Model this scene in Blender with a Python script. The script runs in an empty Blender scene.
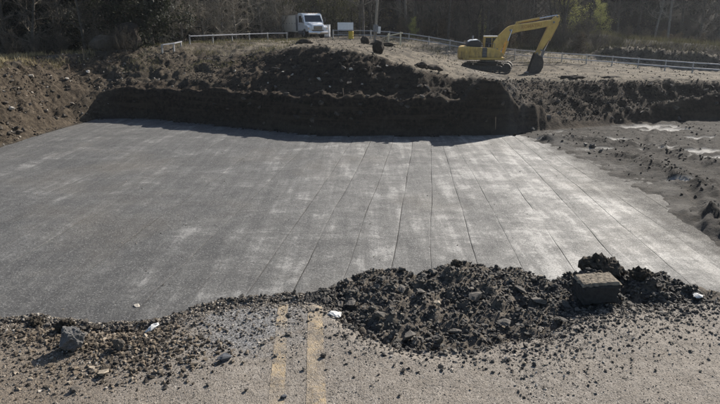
import bpy, bmesh, math, random
import numpy as np
from mathutils import Vector, Matrix

R = math.radians
random.seed(7)
rng = np.random.default_rng(11)
S = bpy.context.scene
COL = S.collection

# ------------------------------------------------------------------ camera, light, exposure
PITCH, EYE, FOC = R(17.7), 1.7, 565.0          # FOC in pixels of a 720 wide frame
cam_d = bpy.data.cameras.new('camera')
cam = bpy.data.objects.new('camera', cam_d)
COL.objects.link(cam)
cam.location = (0, 0, EYE)
cam.rotation_euler = (R(90) - PITCH, 0, 0)
cam_d.sensor_fit = 'HORIZONTAL'
cam_d.sensor_width = 36
cam_d.lens = 36 * FOC / 720
cam_d.clip_start = 0.05
cam_d.clip_end = 3000
S.camera = cam

SUN_AZ, SUN_EL = R(40), R(33)                   # azimuth to the right of straight ahead
w = bpy.data.worlds.new('World')
S.world = w
w.use_nodes = True
wt = w.node_tree
sky = wt.nodes.new('ShaderNodeTexSky')
sky.sky_type = 'NISHITA'
sky.sun_disc = False
sky.sun_elevation = SUN_EL
sky.sun_rotation = SUN_AZ
bg = wt.nodes['Background']
wt.links.new(sky.outputs[0], bg.inputs[0])
bg.inputs[1].default_value = 0.075
sun_d = bpy.data.lights.new('sun', 'SUN')
sun_d.energy = 5.0
sun_d.angle = R(0.53)
sun_d.color = (1.0, 0.94, 0.85)
sun = bpy.data.objects.new('sun', sun_d)
COL.objects.link(sun)
sv = Vector((math.sin(SUN_AZ) * math.cos(SUN_EL), math.cos(SUN_AZ) * math.cos(SUN_EL), math.sin(SUN_EL)))
sun.rotation_euler = sv.to_track_quat('Z', 'Y').to_euler()
sun.location = (20, 30, 40)
S.view_settings.view_transform = 'Standard'
S.view_settings.look = 'None'
S.view_settings.exposure = 0.95
S.view_settings.gamma = 1
HAZE_DENSITY = 0.00022
S.cycles.max_bounces = 5
S.cycles.volume_bounces = 0
S.cycles.volume_max_steps = 64
S.cycles.diffuse_bounces = 3
S.cycles.use_adaptive_sampling = True
S.cycles.use_denoising = True

# ------------------------------------------------------------------ measuring helpers
cp, sp = math.cos(PITCH), math.sin(PITCH)


def ray(px, py):
    u, v = (px - 360) / FOC, (202 - py) / FOC
    return Vector((u, cp + sp * v, -sp + cp * v))


def at_depth(px, py, D):                        # the point at distance D ahead that the photo shows at a pixel
    d = ray(px, py)
    d *= D / d.y
    return (d.x, D, EYE + d.z)


def at_height(px, py, z):
    d = ray(px, py)
    d *= (z - EYE) / d.z
    return (d.x, d.y, z)


# ------------------------------------------------------------------ numpy noise
_perm = rng.permutation(256)
_perm = np.concatenate([_perm, _perm, _perm])
_ang = rng.uniform(0, 2 * np.pi, 256)
_gx, _gy = np.cos(_ang), np.sin(_ang)


def perlin(x, y):
    x = np.asarray(x, float); y = np.asarray(y, float)
    xi = np.floor(x).astype(int); yi = np.floor(y).astype(int)
    xf, yf = x - xi, y - yi
    u = xf * xf * xf * (xf * (xf * 6 - 15) + 10)
    v = yf * yf * yf * (yf * (yf * 6 - 15) + 10)

    def g(ix, iy, fx, fy):
        h = _perm[_perm[ix & 255] + (iy & 255)]
        return _gx[h] * fx + _gy[h] * fy
    a = g(xi, yi, xf, yf); b = g(xi + 1, yi, xf - 1, yf)
    c = g(xi, yi + 1, xf, yf - 1); d = g(xi + 1, yi + 1, xf - 1, yf - 1)
    return (a + u * (b - a)) * (1 - v) + (c + u * (d - c)) * v


def fbm(x, y, octs=4, gain=0.5):
    t = 0; a = 1.0; f = 1.0
    for i in range(octs):
        t = t + a * perlin(x * f + 17.3 * i, y * f + 5.1 * i)
        a *= gain; f *= 2.03
    return t


def sstep(a, b, x):
    t = np.clip((x - a) / (b - a), 0, 1)
    return t * t * (3 - 2 * t)


# ------------------------------------------------------------------ materials
class Mat:
    def __init__(self, name, rough=0.85, spec=0.3):
        self.m = bpy.data.materials.new(name)
        self.m.use_nodes = True
        self.nt = self.m.node_tree
        self.b = self.nt.nodes['Principled BSDF']
        self.b.inputs['Roughness'].default_value = rough
        self.b.inputs['Specular IOR Level'].default_value = spec
        self.co = self.n('ShaderNodeTexCoord').outputs['Object']

    def n(self, t, **kw):
        nd = self.nt.nodes.new(t)
        for k, v in kw.items():
            setattr(nd, k, v)
        return nd

    def put(self, sock, v):
        if isinstance(v, bpy.types.NodeSocket):
            self.nt.links.new(v, sock)
        elif isinstance(v, (tuple, list)) and len(v) == 3 and sock.type == 'RGBA':
            sock.default_value = (*v, 1)
        else:
            sock.default_value = v

    def noise(self, scale, detail=4, rough=0.55, co=None, dist=0.0):
        nd = self.n('ShaderNodeTexNoise')
        self.put(nd.inputs['Vector'], co or self.co)
        nd.inputs['Scale'].default_value = scale
        nd.inputs['Detail'].default_value = detail
        nd.inputs['Roughness'].default_value = rough
        nd.inputs['Distortion'].default_value = dist
        return nd.outputs['Fac']

    def voro(self, scale, out='Distance', feature='F1', co=None):
        nd = self.n('ShaderNodeTexVoronoi', feature=feature)
        self.put(nd.inputs['Vector'], co or self.co)
        nd.inputs['Scale'].default_value = scale
        return nd.outputs[out]

    def stretch(self, sx, sy, sz, rz=0):
        mp = self.n('ShaderNodeMapping')
        self.put(mp.inputs['Vector'], self.co)
        mp.inputs['Scale'].default_value = (sx, sy, sz)
        mp.inputs['Rotation'].default_value = (0, 0, rz)
        return mp.outputs[0]

    def ramp(self, fac, stops, interp='LINEAR'):
        nd = self.n('ShaderNodeValToRGB')
        nd.color_ramp.interpolation = interp
        e = nd.color_ramp.elements
        while len(e) < len(stops):
            e.new(0.5)
        for el, (p, c) in zip(e, stops):
            el.position = p
            el.color = (*c, 1) if isinstance(c, (tuple, list)) else (c, c, c, 1)
        self.put(nd.inputs[0], fac)
        return nd.outputs[0]

    def mix(self, fac, a, b, mode='MIX'):
        nd = self.n('ShaderNodeMix', data_type='RGBA', blend_type=mode)
        self.put(nd.inputs[0], fac)
        self.put(nd.inputs[6], a)
        self.put(nd.inputs[7], b)
        return nd.outputs[2]

    def math(self, op, a, b=0.0, c=None):
        nd = self.n('ShaderNodeMath', operation=op)
        self.put(nd.inputs[0], a)
        self.put(nd.inputs[1], b)
        if c is not None:
            self.put(nd.inputs[2], c)
        return nd.outputs[0]

    def attr(self, name):
        return self.n('ShaderNodeAttribute', attribute_name=name)

    def random(self):
        return self.n('ShaderNodeObjectInfo').outputs['Random']

    def color(self, c):
        self.put(self.b.inputs['Base Color'], c)
        return self

    def rough(self, r):
        self.put(self.b.inputs['Roughness'], r)
        return self

    def bump(self, h, strength=0.5, dist=0.02):
        nd = self.n('ShaderNodeBump')
        nd.inputs['Strength'].default_value = strength
        nd.inputs['Distance'].default_value = dist
        self.put(nd.inputs['Height'], h)
        if self.b.inputs['Normal'].is_linked:
            prev = self.b.inputs['Normal'].links[0].from_socket
            self.nt.links.new(prev, nd.inputs['Normal'])
        self.nt.links.new(nd.outputs[0], self.b.inputs['Normal'])
        return self


def mottled(name, c0, c1, scale=6, rough=0.85, spec=0.3, bscale=30, bstr=0.4, bdist=0.01, vary=0.0, metallic=0.0):
    M = Mat(name, rough, spec)
    c = M.ramp(M.noise(scale, 5, 0.6), [(0.3, c0), (0.7, c1)])
    if vary:
        f = M.math('MULTIPLY_ADD', M.random(), vary, 1 - vary / 2)
        h = M.n('ShaderNodeHueSaturation')
        M.put(h.inputs['Value'], f)
        M.put(h.inputs['Color'], c)
        c = h.outputs[0]
    M.color(c)
    M.b.inputs['Metallic'].default_value = metallic
    if bstr:
        M.bump(M.noise(bscale, 4, 0.6), bstr, bdist)
    return M.m


def tinted(name, stops, rough=0.9, spec=0.25, bscale=60, bstr=0.5, bdist=0.005, nscale=8):
    """loose stones joined in one mesh: each carries its own tint value"""
    M = Mat(name, rough, spec)
    t = M.attr('tint').outputs['Fac']
    c = M.ramp(t, stops)
    c = M.mix(M.math('MULTIPLY', M.noise(nscale, 5, 0.65), 0.7), c, M.ramp(t, [(p, tuple(v * 0.45 for v in k)) for p, k in stops]))
    M.color(c)
    M.bump(M.noise(bscale, 4, 0.6), bstr, bdist)
    return M.m


# ------------------------------------------------------------------ object helpers
def tag(o, label=None, cat=None, group=None, kind=None):
    if label: o['label'] = label
    if cat: o['category'] = cat
    if group: o['group'] = group
    if kind: o['kind'] = kind
    return o


def link(name, me, parent=None, mats=()):
    o = bpy.data.objects.new(name, me)
    COL.objects.link(o)
    for m in mats:
        me.materials.append(m)
    if parent: o.parent = parent
    return o


def empty(name, loc=(0, 0, 0), rz=0):
    o = bpy.data.objects.new(name, None)
    COL.objects.link(o)
    o.location = loc
    o.rotation_euler = (0, 0, rz)
    o.empty_display_size = 0.2
    return o


def mesh_np(name, V, F, smooth=False, tint=None):
    """F: (n,3) or (n,4) int array"""
    V = np.asarray(V, np.float32); F = np.asarray(F, np.int32)
    me = bpy.data.meshes.new(name)
    k = F.shape[1]
    me.vertices.add(len(V)); me.vertices.foreach_set('co', V.ravel())
    me.loops.add(F.size); me.loops.foreach_set('vertex_index', F.ravel())
    me.polygons.add(len(F))
    me.polygons.foreach_set('loop_start', np.arange(0, F.size, k, dtype=np.int32))
    me.polygons.foreach_set('loop_total', np.full(len(F), k, dtype=np.int32))
    me.polygons.foreach_set('use_smooth', np.full(len(F), bool(smooth)))
    if tint is not None:
        a = me.attributes.new('tint', 'FLOAT', 'POINT')
        a.data.foreach_set('value', np.asarray(tint, np.float32))
    me.update(calc_edges=True)
    return me


def bm_obj(name, bm, mat, parent=None, smooth=False, bevel=0):
    bmesh.ops.recalc_face_normals(bm, faces=bm.faces)
    if bevel:
        bmesh.ops.bevel(bm, geom=[e for e in bm.edges], offset=bevel, segments=1, affect='EDGES', profile=0.5)
    me = bpy.data.meshes.new(name)
    bm.to_mesh(me)
    bm.free()
    if smooth:
        for p in me.polygons: p.use_smooth = True
    return link(name, me, parent, [mat])


def box(bm, x0, x1, y0, y1, z0, z1):
    vs = [bm.verts.new((x, y, z)) for z in (z0, z1) for x, y in ((x0, y0), (x1, y0), (x1, y1), (x0, y1))]
    for f in ((0, 3, 2, 1), (4, 5, 6, 7), (0, 1, 5, 4), (1, 2, 6, 5), (2, 3, 7, 6), (3, 0, 4, 7)):
        bm.faces.new([vs[i] for i in f])
    return vs


def prism(bm, pts, y0, y1):
    """side profile in x,z pushed from y0 to y1"""
    a = [bm.verts.new((x, y0, z)) for x, z in pts]
    b = [bm.verts.new((x, y1, z)) for x, z in pts]
    n = len(pts)
    bm.faces.new(a); bm.faces.new(b[::-1])
    for i in range(n):
        bm.faces.new((a[i], b[i], b[(i + 1) % n], a[(i + 1) % n]))


def tube(bm, p, q, r0, r1=None, n=8):
    r1 = r0 if r1 is None else r1
    p, q = Vector(p), Vector(q)
    d = (q - p).normalized()
    u = d.orthogonal().normalized(); v = d.cross(u)
    A, B = [], []
    for i in range(n):
        t = 2 * math.pi * i / n
        c = u * math.cos(t) + v * math.sin(t)
        A.append(bm.verts.new(p + c * r0)); B.append(bm.verts.new(q + c * r1))
    for i in range(n):
        j = (i + 1) % n
        bm.faces.new((A[i], A[j], B[j], B[i]))
    bm.faces.new(A[::-1]); bm.faces.new(B)


def copy_tree(o, parent=None):
    c = o.copy()
    COL.objects.link(c)
    c.parent = parent
    for ch in list(o.children):
        copy_tree(ch, c)
    return c


def hull_rock(n=14, squash=(1, 0.8, 0.6), rnd=random):
    """angular broken stone of about unit size, base near zero"""
    bm = bmesh.new()
    for i in range(n):
        v = Vector((rnd.gauss(0, 1), rnd.gauss(0, 1), rnd.gauss(0, 1))).normalized() * rnd.uniform(0.75, 1.0)
        bm.verts.new((v.x * squash[0] * .5, v.y * squash[1] * .5, v.z * squash[2] * .5))
    r = bmesh.ops.convex_hull(bm, input=bm.verts)
    bmesh.ops.delete(bm, geom=[g for g in r['geom_interior'] if isinstance(g, bmesh.types.BMVert)], context='VERTS')
    bmesh.ops.triangulate(bm, faces=bm.faces)
    return bm


ROCKS = []
for i in range(14):
    b_ = hull_rock(random.choice((9, 11, 13)), (1, random.uniform(.65, .95), random.uniform(.45, .8)))
    b_.verts.index_update()
    ROCKS.append((np.array([v.co[:] for v in b_.verts]), np.array([[v.index for v in f.verts] for f in b_.faces])))
    b_.free()


def stones(name, P, size, mat, kind='stuff', tint=None, sink=0.15):
    """many small stones joined in one mesh; P (n,3) ground points"""
    n = len(P)
    Vs, Fs, Ts = [], [], []
    off = 0
    which = rng.integers(0, len(ROCKS), n)
    ax = rng.uniform(0, 2 * np.pi, (n, 3))
    tint = rng.random(n) if tint is None else tint
    for i in range(n):
        V, F = ROCKS[which[i]]
        a, b, c = ax[i]
        b *= 0.12; 
        ca, sa = math.cos(a), math.sin(a); cb, sb = math.cos(b), math.sin(b)
        x, y, z = V[:, 0], V[:, 1], V[:, 2]
        y, z = y * cb - z * sb, y * sb + z * cb
        x, y = x * ca - y * sa, x * sa + y * ca
        s = size[i]
        Vs.append(np.stack([x * s + P[i, 0], y * s + P[i, 1], z * s + P[i, 2] + s * sink], 1))
        Fs.append(F + off); off += len(V)
        Ts.append(np.full(len(V), tint[i]))
    me = mesh_np(name, np.concatenate(Vs), np.concatenate(Fs), False, np.concatenate(Ts))
    o = link(name, me, None, [mat])
    if kind: o['kind'] = kind
    return o


# ------------------------------------------------------------------ terrain
FLOOR = -4.0
foot_px = [(-70, 172), (0, 147), (30, 139), (60, 129), (84, 122), (104, 117.5), (150, 118.5), (200, 123), (250, 128),
           (300, 133), (340, 135.5), (420, 136), (512, 135), (532, 133), (560, 130.5), (600, 127), (650, 123), (720, 119), (800, 118)]
FOOT = [(-30, 3), (-27, 12)] + [at_height(x, y, FLOOR)[:2] for x, y in foot_px] + [(40, 33), (60, 28)]
FOOT = np.array(FOOT)
seglen = np.hypot(*np.diff(FOOT, axis=0).T)
ARC = np.concatenate([[0], np.cumsum(seglen)])
PITPOLY = np.concatenate([FOOT, [[60, 2.5], [-30, 2.5]]])


def foot_dist(x, y):
    best = np.full(x.shape, 1e9); arc = np.zeros(x.shape)
    for i in range(len(FOOT) - 1):
        ax, ay = FOOT[i]; bx, by = FOOT[i + 1]
        dx, dy = bx - ax, by - ay
        t = np.clip(((x - ax) * dx + (y - ay) * dy) / (dx * dx + dy * dy), 0, 1)
        d = np.hypot(x - ax - t * dx, y - ay - t * dy)
        m = d < best
        best = np.where(m, d, best); arc = np.where(m, ARC[i] + t * seglen[i], arc)
    inside = np.zeros(x.shape, bool)
    n = len(PITPOLY)
    for i in range(n):
        x0, y0 = PITPOLY[i]; x1, y1 = PITPOLY[(i + 1) % n]
        c = ((y0 > y) != (y1 > y)) & (x < (x1 - x0) * (y - y0) / (y1 - y0 + 1e-12) + x0)
        inside ^= c
    return np.where(inside, -best, best), arc


# upper ground: heights read off the photograph at an assumed distance, joined by a thin plate spline
UP = [at_depth(*p) for p in [
    (-90, 72, 26), (0, 68, 29.5), (60, 65, 31.5), (100, 62, 34), (140, 60, 37), (180, 62, 38), (205, 64, 36.5), (240, 55, 35.5),
    (270, 48.5, 35), (300, 47, 35), (345, 48, 35), (380, 55, 35), (400, 62, 35.2), (430, 72, 35.5), (470, 77, 36), (540, 81, 36.5),
    (590, 80, 37), (640, 79, 37.5), (720, 80, 38.5), (850, 82, 39),
    (310, 38.2, 63), (310, 39, 58), (280, 41, 55), (345, 40, 56), (310, 40.5, 52), (250, 46, 46), (215, 52, 43), (170, 58, 40), (170, 47, 42), (193, 44.3, 47), (258, 40, 55), (375, 45, 50), (405, 40, 57), (545, 59.5, 52), (715, 74, 47), (490, 73, 48.5),
    (600, 73, 43), (460, 66, 44), (420, 52, 45), (660, 69, 50), (310, 43, 46)]]
UP += [(-27, 46, -1.2), (-36, 40, -1.0), (-40, 60, -2.2), (-22, 58, -.8), (-60, 40, -1), (-60, 90, -2), (0, 80, 0), (20, 80, -1), (40, 60, -3.0), (60, 70, -3), (60, 40, -2.5), (-10, 90, 0), (30, 95, -.5)]
UP = np.array(UP)


def tps_fit(P):
    n = len(P); X = P[:, :2] / 10
    d = np.linalg.norm(X[:, None] - X[None], axis=2)
    K = np.where(d > 0, d * d * np.log(d + 1e-9), 0) + np.eye(n) * 0.02
    A = np.zeros((n + 3, n + 3)); A[:n, :n] = K
    Q = np.c_[np.ones(n), X]
    A[:n, n:] = Q; A[n:, :n] = Q.T
    return np.linalg.solve(A, np.r_[P[:, 2], 0, 0, 0])


_tw = tps_fit(UP)


def upper(x, y):
    z = _tw[-3] + _tw[-2] * x / 10 + _tw[-1] * y / 10
    for (px, py, _), wgt in zip(UP, _tw):
        r2 = ((x - px) ** 2 + (y - py) ** 2) / 100
        z = z + wgt * 0.5 * r2 * np.log(r2 + 1e-12)
    return np.clip(z, -4.5, 3)


DX = at_height(483, 135, FLOOR)[0]              # centre of the rounded cut face
edge_px = [(-160, 320), (0, 322), (30, 318), (60, 324), (100, 330), (150, 326), (175, 319), (200, 309), (240, 301), (285, 298), (318, 300),
           (334, 310), (345, 322), (372, 336), (400, 344), (440, 349), (480, 344), (520, 339), (548, 334), (570, 316), (600, 307), (650, 303), (690, 300), (720, 298), (900, 296)]
crest_px = [(-160, 315), (0, 318), (30, 314), (65, 318), (100, 324), (150, 320), (175, 313), (200, 304), (240, 297), (285, 293), (315, 293), (335, 286), (355, 276),
            (375, 270), (395, 268), (412, 275), (430, 272), (455, 263), (500, 268), (530, 271), (548, 280), (575, 276), (610, 270),
            (640, 274), (665, 274), (690, 287), (720, 292), (900, 292)]
EDGE = np.array([at_height(a, b, 0)[:2] for a, b in edge_px])
CREST = np.array([at_height(a, b, 0.0)[:2] for a, b in crest_px])
EDGE = EDGE[np.argsort(EDGE[:, 0])]
CREST = CREST[np.argsort(CREST[:, 0])]


def edge_y(x):
    return np.interp(x, EDGE[:, 0], EDGE[:, 1]) + 0.032 * fbm(x * 9, x * 0 + 3.3, 3) + .014 * fbm(x * 34, x * 0 + 8.3, 3)


def crest_y(x):
    return np.interp(x, CREST[:, 0], CREST[:, 1])


BUMPS = [(*at_height(px, py, 0)[:2], h, r) for px, py, h, r in ((455, 278, .075, .10), (392, 283, .055, .085), (520, 283, .04, .09), (648, 288, .07, .11), (430, 305, .02, .12), (600, 280, .05, .09))]


def near_h(x, y):
    """broken ground between the road edge and the drop"""
    e, c = edge_y(x), np.maximum(crest_y(x), edge_y(x) + 0.03)
    t = np.clip((y - e) / (c - e), 0, 1)
    wide = np.clip((c - e) / 0.5, 0, 1)
    z = -(0.012 + .04 * wide) * (1 - t) + 0.0 * t + 0.05 * wide * np.sin(np.pi * t) * fbm(x * 3, y * 3, 2) * 1.5
    z = z + (0.018 + 0.03 * wide) * fbm(x * 11, y * 11, 4) * sstep(-.05, .1, y - e)
    z = z - 0.95 * np.maximum(y - c, 0)
    for bx, by, bh, br in BUMPS:
        z = z + bh * np.exp(-((x - bx) ** 2 + (y - by) ** 2) / br ** 2) * (1 + .5 * fbm(x * 12, y * 12, 2))
    return np.where(y < e, -0.06, z)


# pale patches painting wet sheen into the mud colour: (pixel x, pixel y, half width, half depth in metres)
SHEEN = [(545, 132, 1.0, 0.35), (565, 138, .7, .4), (640, 126, 2.0, .5), (668, 129, 1.3, .4), (688, 150, 1.7, .5), (712, 157, 1.3, .5), (655, 146, 1.0, .3), (700, 137, .8, .2), (690, 182, .8, .25), (672, 170, .5, .2), (610, 138, 1.2, .25), (530, 140, .8, .3), (600, 148, .8, .2)]
SHEEN = [(*at_height(a, b, FLOOR)[:2], c, d) for a, b, c, d in SHEEN]
RIDGE = np.array([at_height(a, b, FLOOR)[:2] for a, b in ((545, 141), (600, 142), (660, 149), (700, 160), (760, 180))])
RIDGE2 = np.array([at_height(a, b, FLOOR)[:2] for a, b in ((625, 158), (660, 170), (700, 186), (760, 205))])
RIDGE3 = np.array([at_height(a, b, FLOOR)[:2] for a, b in ((700, 215), (722, 236), (760, 262))])


def poly_dist(L, x, y):
    best = np.full(x.shape, 1e9)
    for i in range(len(L) - 1):
        ax, ay = L[i]; dx, dy = L[i + 1] - L[i]
        t = np.clip(((x - ax) * dx + (y - ay) * dy) / (dx * dx + dy * dy), 0, 1)
        best = np.minimum(best, np.hypot(x - ax - t * dx, y - ay - t * dy))
    return best


def floor_z(x, y):
    return FLOOR + 0.09 * fbm(x * .16, y * .16, 2) + 0.022 * fbm(x * .8, y * .8, 3)


RIGHT_SEAM = np.array([(9.7, 6), (9.7, 14), (9.7, 20), (9.4, 24), (9.0, 26.8), (8.5, 28.2), (7.8, 29.4)])


def right_limit(y):
    return np.interp(y, RIGHT_SEAM[:, 1], RIGHT_SEAM[:, 0])


def height(x, y, full=False):
    s, arc = foot_dist(x, y)
    s = s + 0.22 * fbm(x * .7, y * .7, 3) * sstep(-0.5, 1.5, s)
    s = s + (.13 * perlin(arc * 1.7, arc * 0 + 2.2) + .07 * perlin(arc * 4.1, arc * 0 + 5.2) + .035 * perlin(arc * 9.3, arc * 0 + 7.7)) * sstep(-.35, .15, s) * (1 - sstep(1.5, 3, s))
    U = upper(x, y)
    # along the foot: height and run of the lower cut, bench, and the slope above
    aL, a1, a2 = ARC[6], ARC[7], ARC[14]
    kx = [0, ARC[4], ARC[6], ARC[7], ARC[8], ARC[13], ARC[15] + .6, ARC[16], ARC[17], ARC[19], ARC[20], ARC[-1]]
    Hr = np.interp(arc, kx, [1.0, 1.0, .9, 1.5, 1.9, 1.9, 1.4, .8, .35, 1.5, 1.7, 1.7])
    run = np.interp(arc, kx, [1.1, 1.1, 1.0, .6, .5, .5, .6, 1.6, 1.0, .7, .6, .6])
    bench = np.interp(arc, kx, [.2, .2, .2, .5, .8, .9, .8, .3, .3, .4, .4, .4])
    slope = np.interp(arc, [0, ARC[4], ARC[6], ARC[7], ARC[8], ARC[9], ARC[10], ARC[11], ARC[13], ARC[14], ARC[15], ARC[17], ARC[19], ARC[20], ARC[-1]], [1.1, 1.1, 1.0, .5, .22, .28, .6, .8, .8, .7, .42, .40, .9, 1.1, 1.1])
    Hr = Hr * (1 + .22 * fbm(x * .45, y * .45, 4, .55)) + .12 * fbm(x * 1.6, y * .5, 3)
    rise = Hr * sstep(0, 1, s / run) + slope * np.maximum(s - run - bench, 0)
    bank = FLOOR + rise + 0.03 * np.minimum(s, 3)
    k = .35
    hh = np.clip(.5 + .5 * (U - bank) / k, 0, 1)
    z = U * (1 - hh) + bank * hh - k * hh * (1 - hh)
    rough_m = sstep(0.1, .8, s) * (1 - sstep(.5, 3.0, bank - U))
    low_cut = sstep(0, .3, s) * (1 - sstep(run + .2, run + .6, s))
    z = z + rough_m * (.20 * fbm(x * 1.1, y * 1.1, 4, .55) + .07 * fbm(x * 4.5, y * 4.5, 2)) * (1 - .35 * low_cut)
    # notch eaten into the left bank, and bigger lumps there
    left = (arc < ARC[6]) * sstep(.2, 1, s) * (1 - sstep(3.5, 6, s))
    z = z + left * (.55 * fbm(x * .7 + 9, y * .7, 4, .55) - .12)
    nx, ny = at_depth(82, 106, 33.3)[:2]
    z = z - .9 * np.exp(-((x - nx - .4) / 1.0) ** 2 - ((y - ny) / .7) ** 2)
    # ruts and lumps on the upper ground
    flat = sstep(1.0, 4.0, bank - U)
    z = z + flat * (.05 * fbm(x * .5, y * .5, 3) + .03 * fbm(x * 2.3, y * .9, 3)) * (y < 70)
    rut = np.sin((x + .12 * y) * 2.2 + .8 * fbm(x * .2, y * .2, 2))
    z = z + flat * .05 * rut * sstep(-26, -19, x) * (1 - sstep(-8, -5, x)) * (1 - sstep(50, 60, y)) * (.4 + fbm(x * .3, y * .3, 2))
    # rounded cut face
    dome = (2.85 + .25 * fbm(x * 1.3, y * 0, 3)) * np.clip(1 - np.abs((x - DX) / np.where(x < DX, 1.5, 2.5)) ** 1.9, 0, 1) ** .7
    z = np.where(s > -.05, np.maximum(z, FLOOR + dome * sstep(-.05, .5, s) * (1 - sstep(1.4, 3.4, s))), z)
    # spoil heaps and weedy bank behind the railing on the right
    wb0 = sstep(13, 17, x) * sstep(58, 61, y + .25 * (x - 20))
    heaps = 0
    wb = sstep(16, 24, x) * sstep(60, 66, y + .25 * (x - 20))
    z = z + wb * (2.1 + .25 * fbm(x * .35, y * .35, 3)) * (1 - sstep(70, 76, y + .25 * (x - 20)) * .4)
    for hx, hy, hw, hh_ in [(at_depth(604, 58, 55) [0], 55, 1.7, 1.0), (at_depth(630, 58, 54)[0], 54, 1.8, 1.1), (at_depth(655, 58, 53)[0], 53, 2.0, 1.25), (at_depth(688, 62, 52)[0], 52, 2.2, 1.3), (at_depth(716, 64, 51)[0], 51, 2.0, 1.1)]:
        d2 = ((x - hx) / hw) ** 2 + ((y - hy) / 1.3) ** 2
        heaps = np.maximum(heaps, sstep(.2, .5, np.exp(-d2 * 1.2)))
        z = z + hh_ * np.exp(-d2 * 1.2) * (1 + .35 * fbm(x * 1.7, y * 1.7, 3))
    # wooded hill
    r = np.hypot(x, y)
    z = z + np.maximum(y + .15 * np.abs(x) - 88, 0) * .28 + np.maximum(y - 76, 0) * .05 * (x > -15)
    # the pit
    pit_f = floor_z(x, y) - .10
    off_pad = x - right_limit(y) + .5 * fbm(x * .3, y * .3 + 3, 3, .5)
    mud = sstep(-.9, .9, off_pad) * (y > 6)
    m = .07 * fbm(x * .6, y * 1.1, 3) + .05 * fbm(x * 2.2, y * 3.0, 4, .6) + .13
    m = m + (.20 * np.exp(-(poly_dist(RIDGE, x, y) / .55) ** 2) * (1 + .9 * fbm(x * .9, y * .9, 3))
             + .20 * np.exp(-(poly_dist(RIDGE2, x, y) / .7) ** 2) * (1 + 1.2 * fbm(x * 1.3, y * 1.3, 3))
             + .34 * np.exp(-(poly_dist(RIDGE3, x, y) / .5) ** 2) * (1 + 1.2 * fbm(x * 1.6, y * 1.6, 3)))
    u_ = x * .86 - y * .5 + .9 * fbm(x * .12, y * .12, 2)      # wheel ruts curving across the mud
    tr = np.abs(((u_ / 2.3) % 1) - .5) * 2.3
    m = m - (.10 * np.exp(-((tr - .55) / .17) ** 2) - .05 * np.exp(-((tr - .25) / .12) ** 2)) * sstep(-.35, .2, fbm(x * .15 + 4, y * .15, 2))
    sheen_dust = np.zeros(x.shape)
    for sx, sy, sw, sd in SHEEN:
        d = np.sqrt(((x - sx) / sw) ** 2 + ((y - sy) / sd) ** 2) + .9 * fbm(x * 1.3, y * 2.6, 3)
        sheen_dust = np.maximum(sheen_dust, 1 - sstep(.65, 1.05, d))
    sheen_dust = sheen_dust * mud * (1 - sstep(-.5, -.1, s))
    dust = .18 * mud * (1 - sstep(.2, 2.6, x - right_limit(y) + 1.2 * fbm(x * .5, y * .5, 3))) * sstep(-.45, .25, fbm(x * .9 + 7, y * .9, 3))
    sheen_dust_all = np.maximum(sheen_dust, dust)
    m = m * (1 - .6 * sheen_dust)
    pit = np.where(off_pad < -1.2, pit_f, pit_f + mud * np.maximum(m, 0.0))
    zin = sstep(-.3, .05, s)
    z = np.where(s < .05, np.where(s < -.25, pit, np.maximum(pit * (1 - zin) + z * zin, pit)), np.maximum(z, FLOOR - .1))
    # near drop under the road
    nz = near_h(x, y) - .14
    nz = np.where(y < 2.2, np.minimum(nz, -.2), nz)
    z = np.where(y < 11, np.maximum(np.minimum(nz, -.14), np.where(y < 4, -9, z)), z)
    if not full:
        return z
    # soil kinds: dark broken fill, pale gravel, mud, brown rubble
    cut = sstep(-.1, .2, s)
    onbank = cut * (1 - sstep(-.2, .5, bank - U))
    fx = fbm(x * .3, y * .3, 3)
    isleft = 1 - sstep(-17.5, -14.5, x + .8 * fx)
    upslope = sstep(1.3, 2.2, s) * (1 - sstep(-11, -8, x + .8 * fx))
    isleft = np.maximum(isleft, upslope * .8)
    dark = onbank * (1 - isleft)
    brown = np.maximum(onbank * isleft, cut * sstep(0, .5, bank - U) * isleft)
    gravel = cut * (1 - dark) * (1 - brown) * (1 - sstep(66, 72, y)) * (1 - wb0) * (1 - .5 * heaps)
    mudw = (1 - cut) * (y > 5)
    return z, np.stack([dark, brown, gravel, np.maximum(mudw, 0)], -1), sheen_dust_all, s, arc


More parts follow.
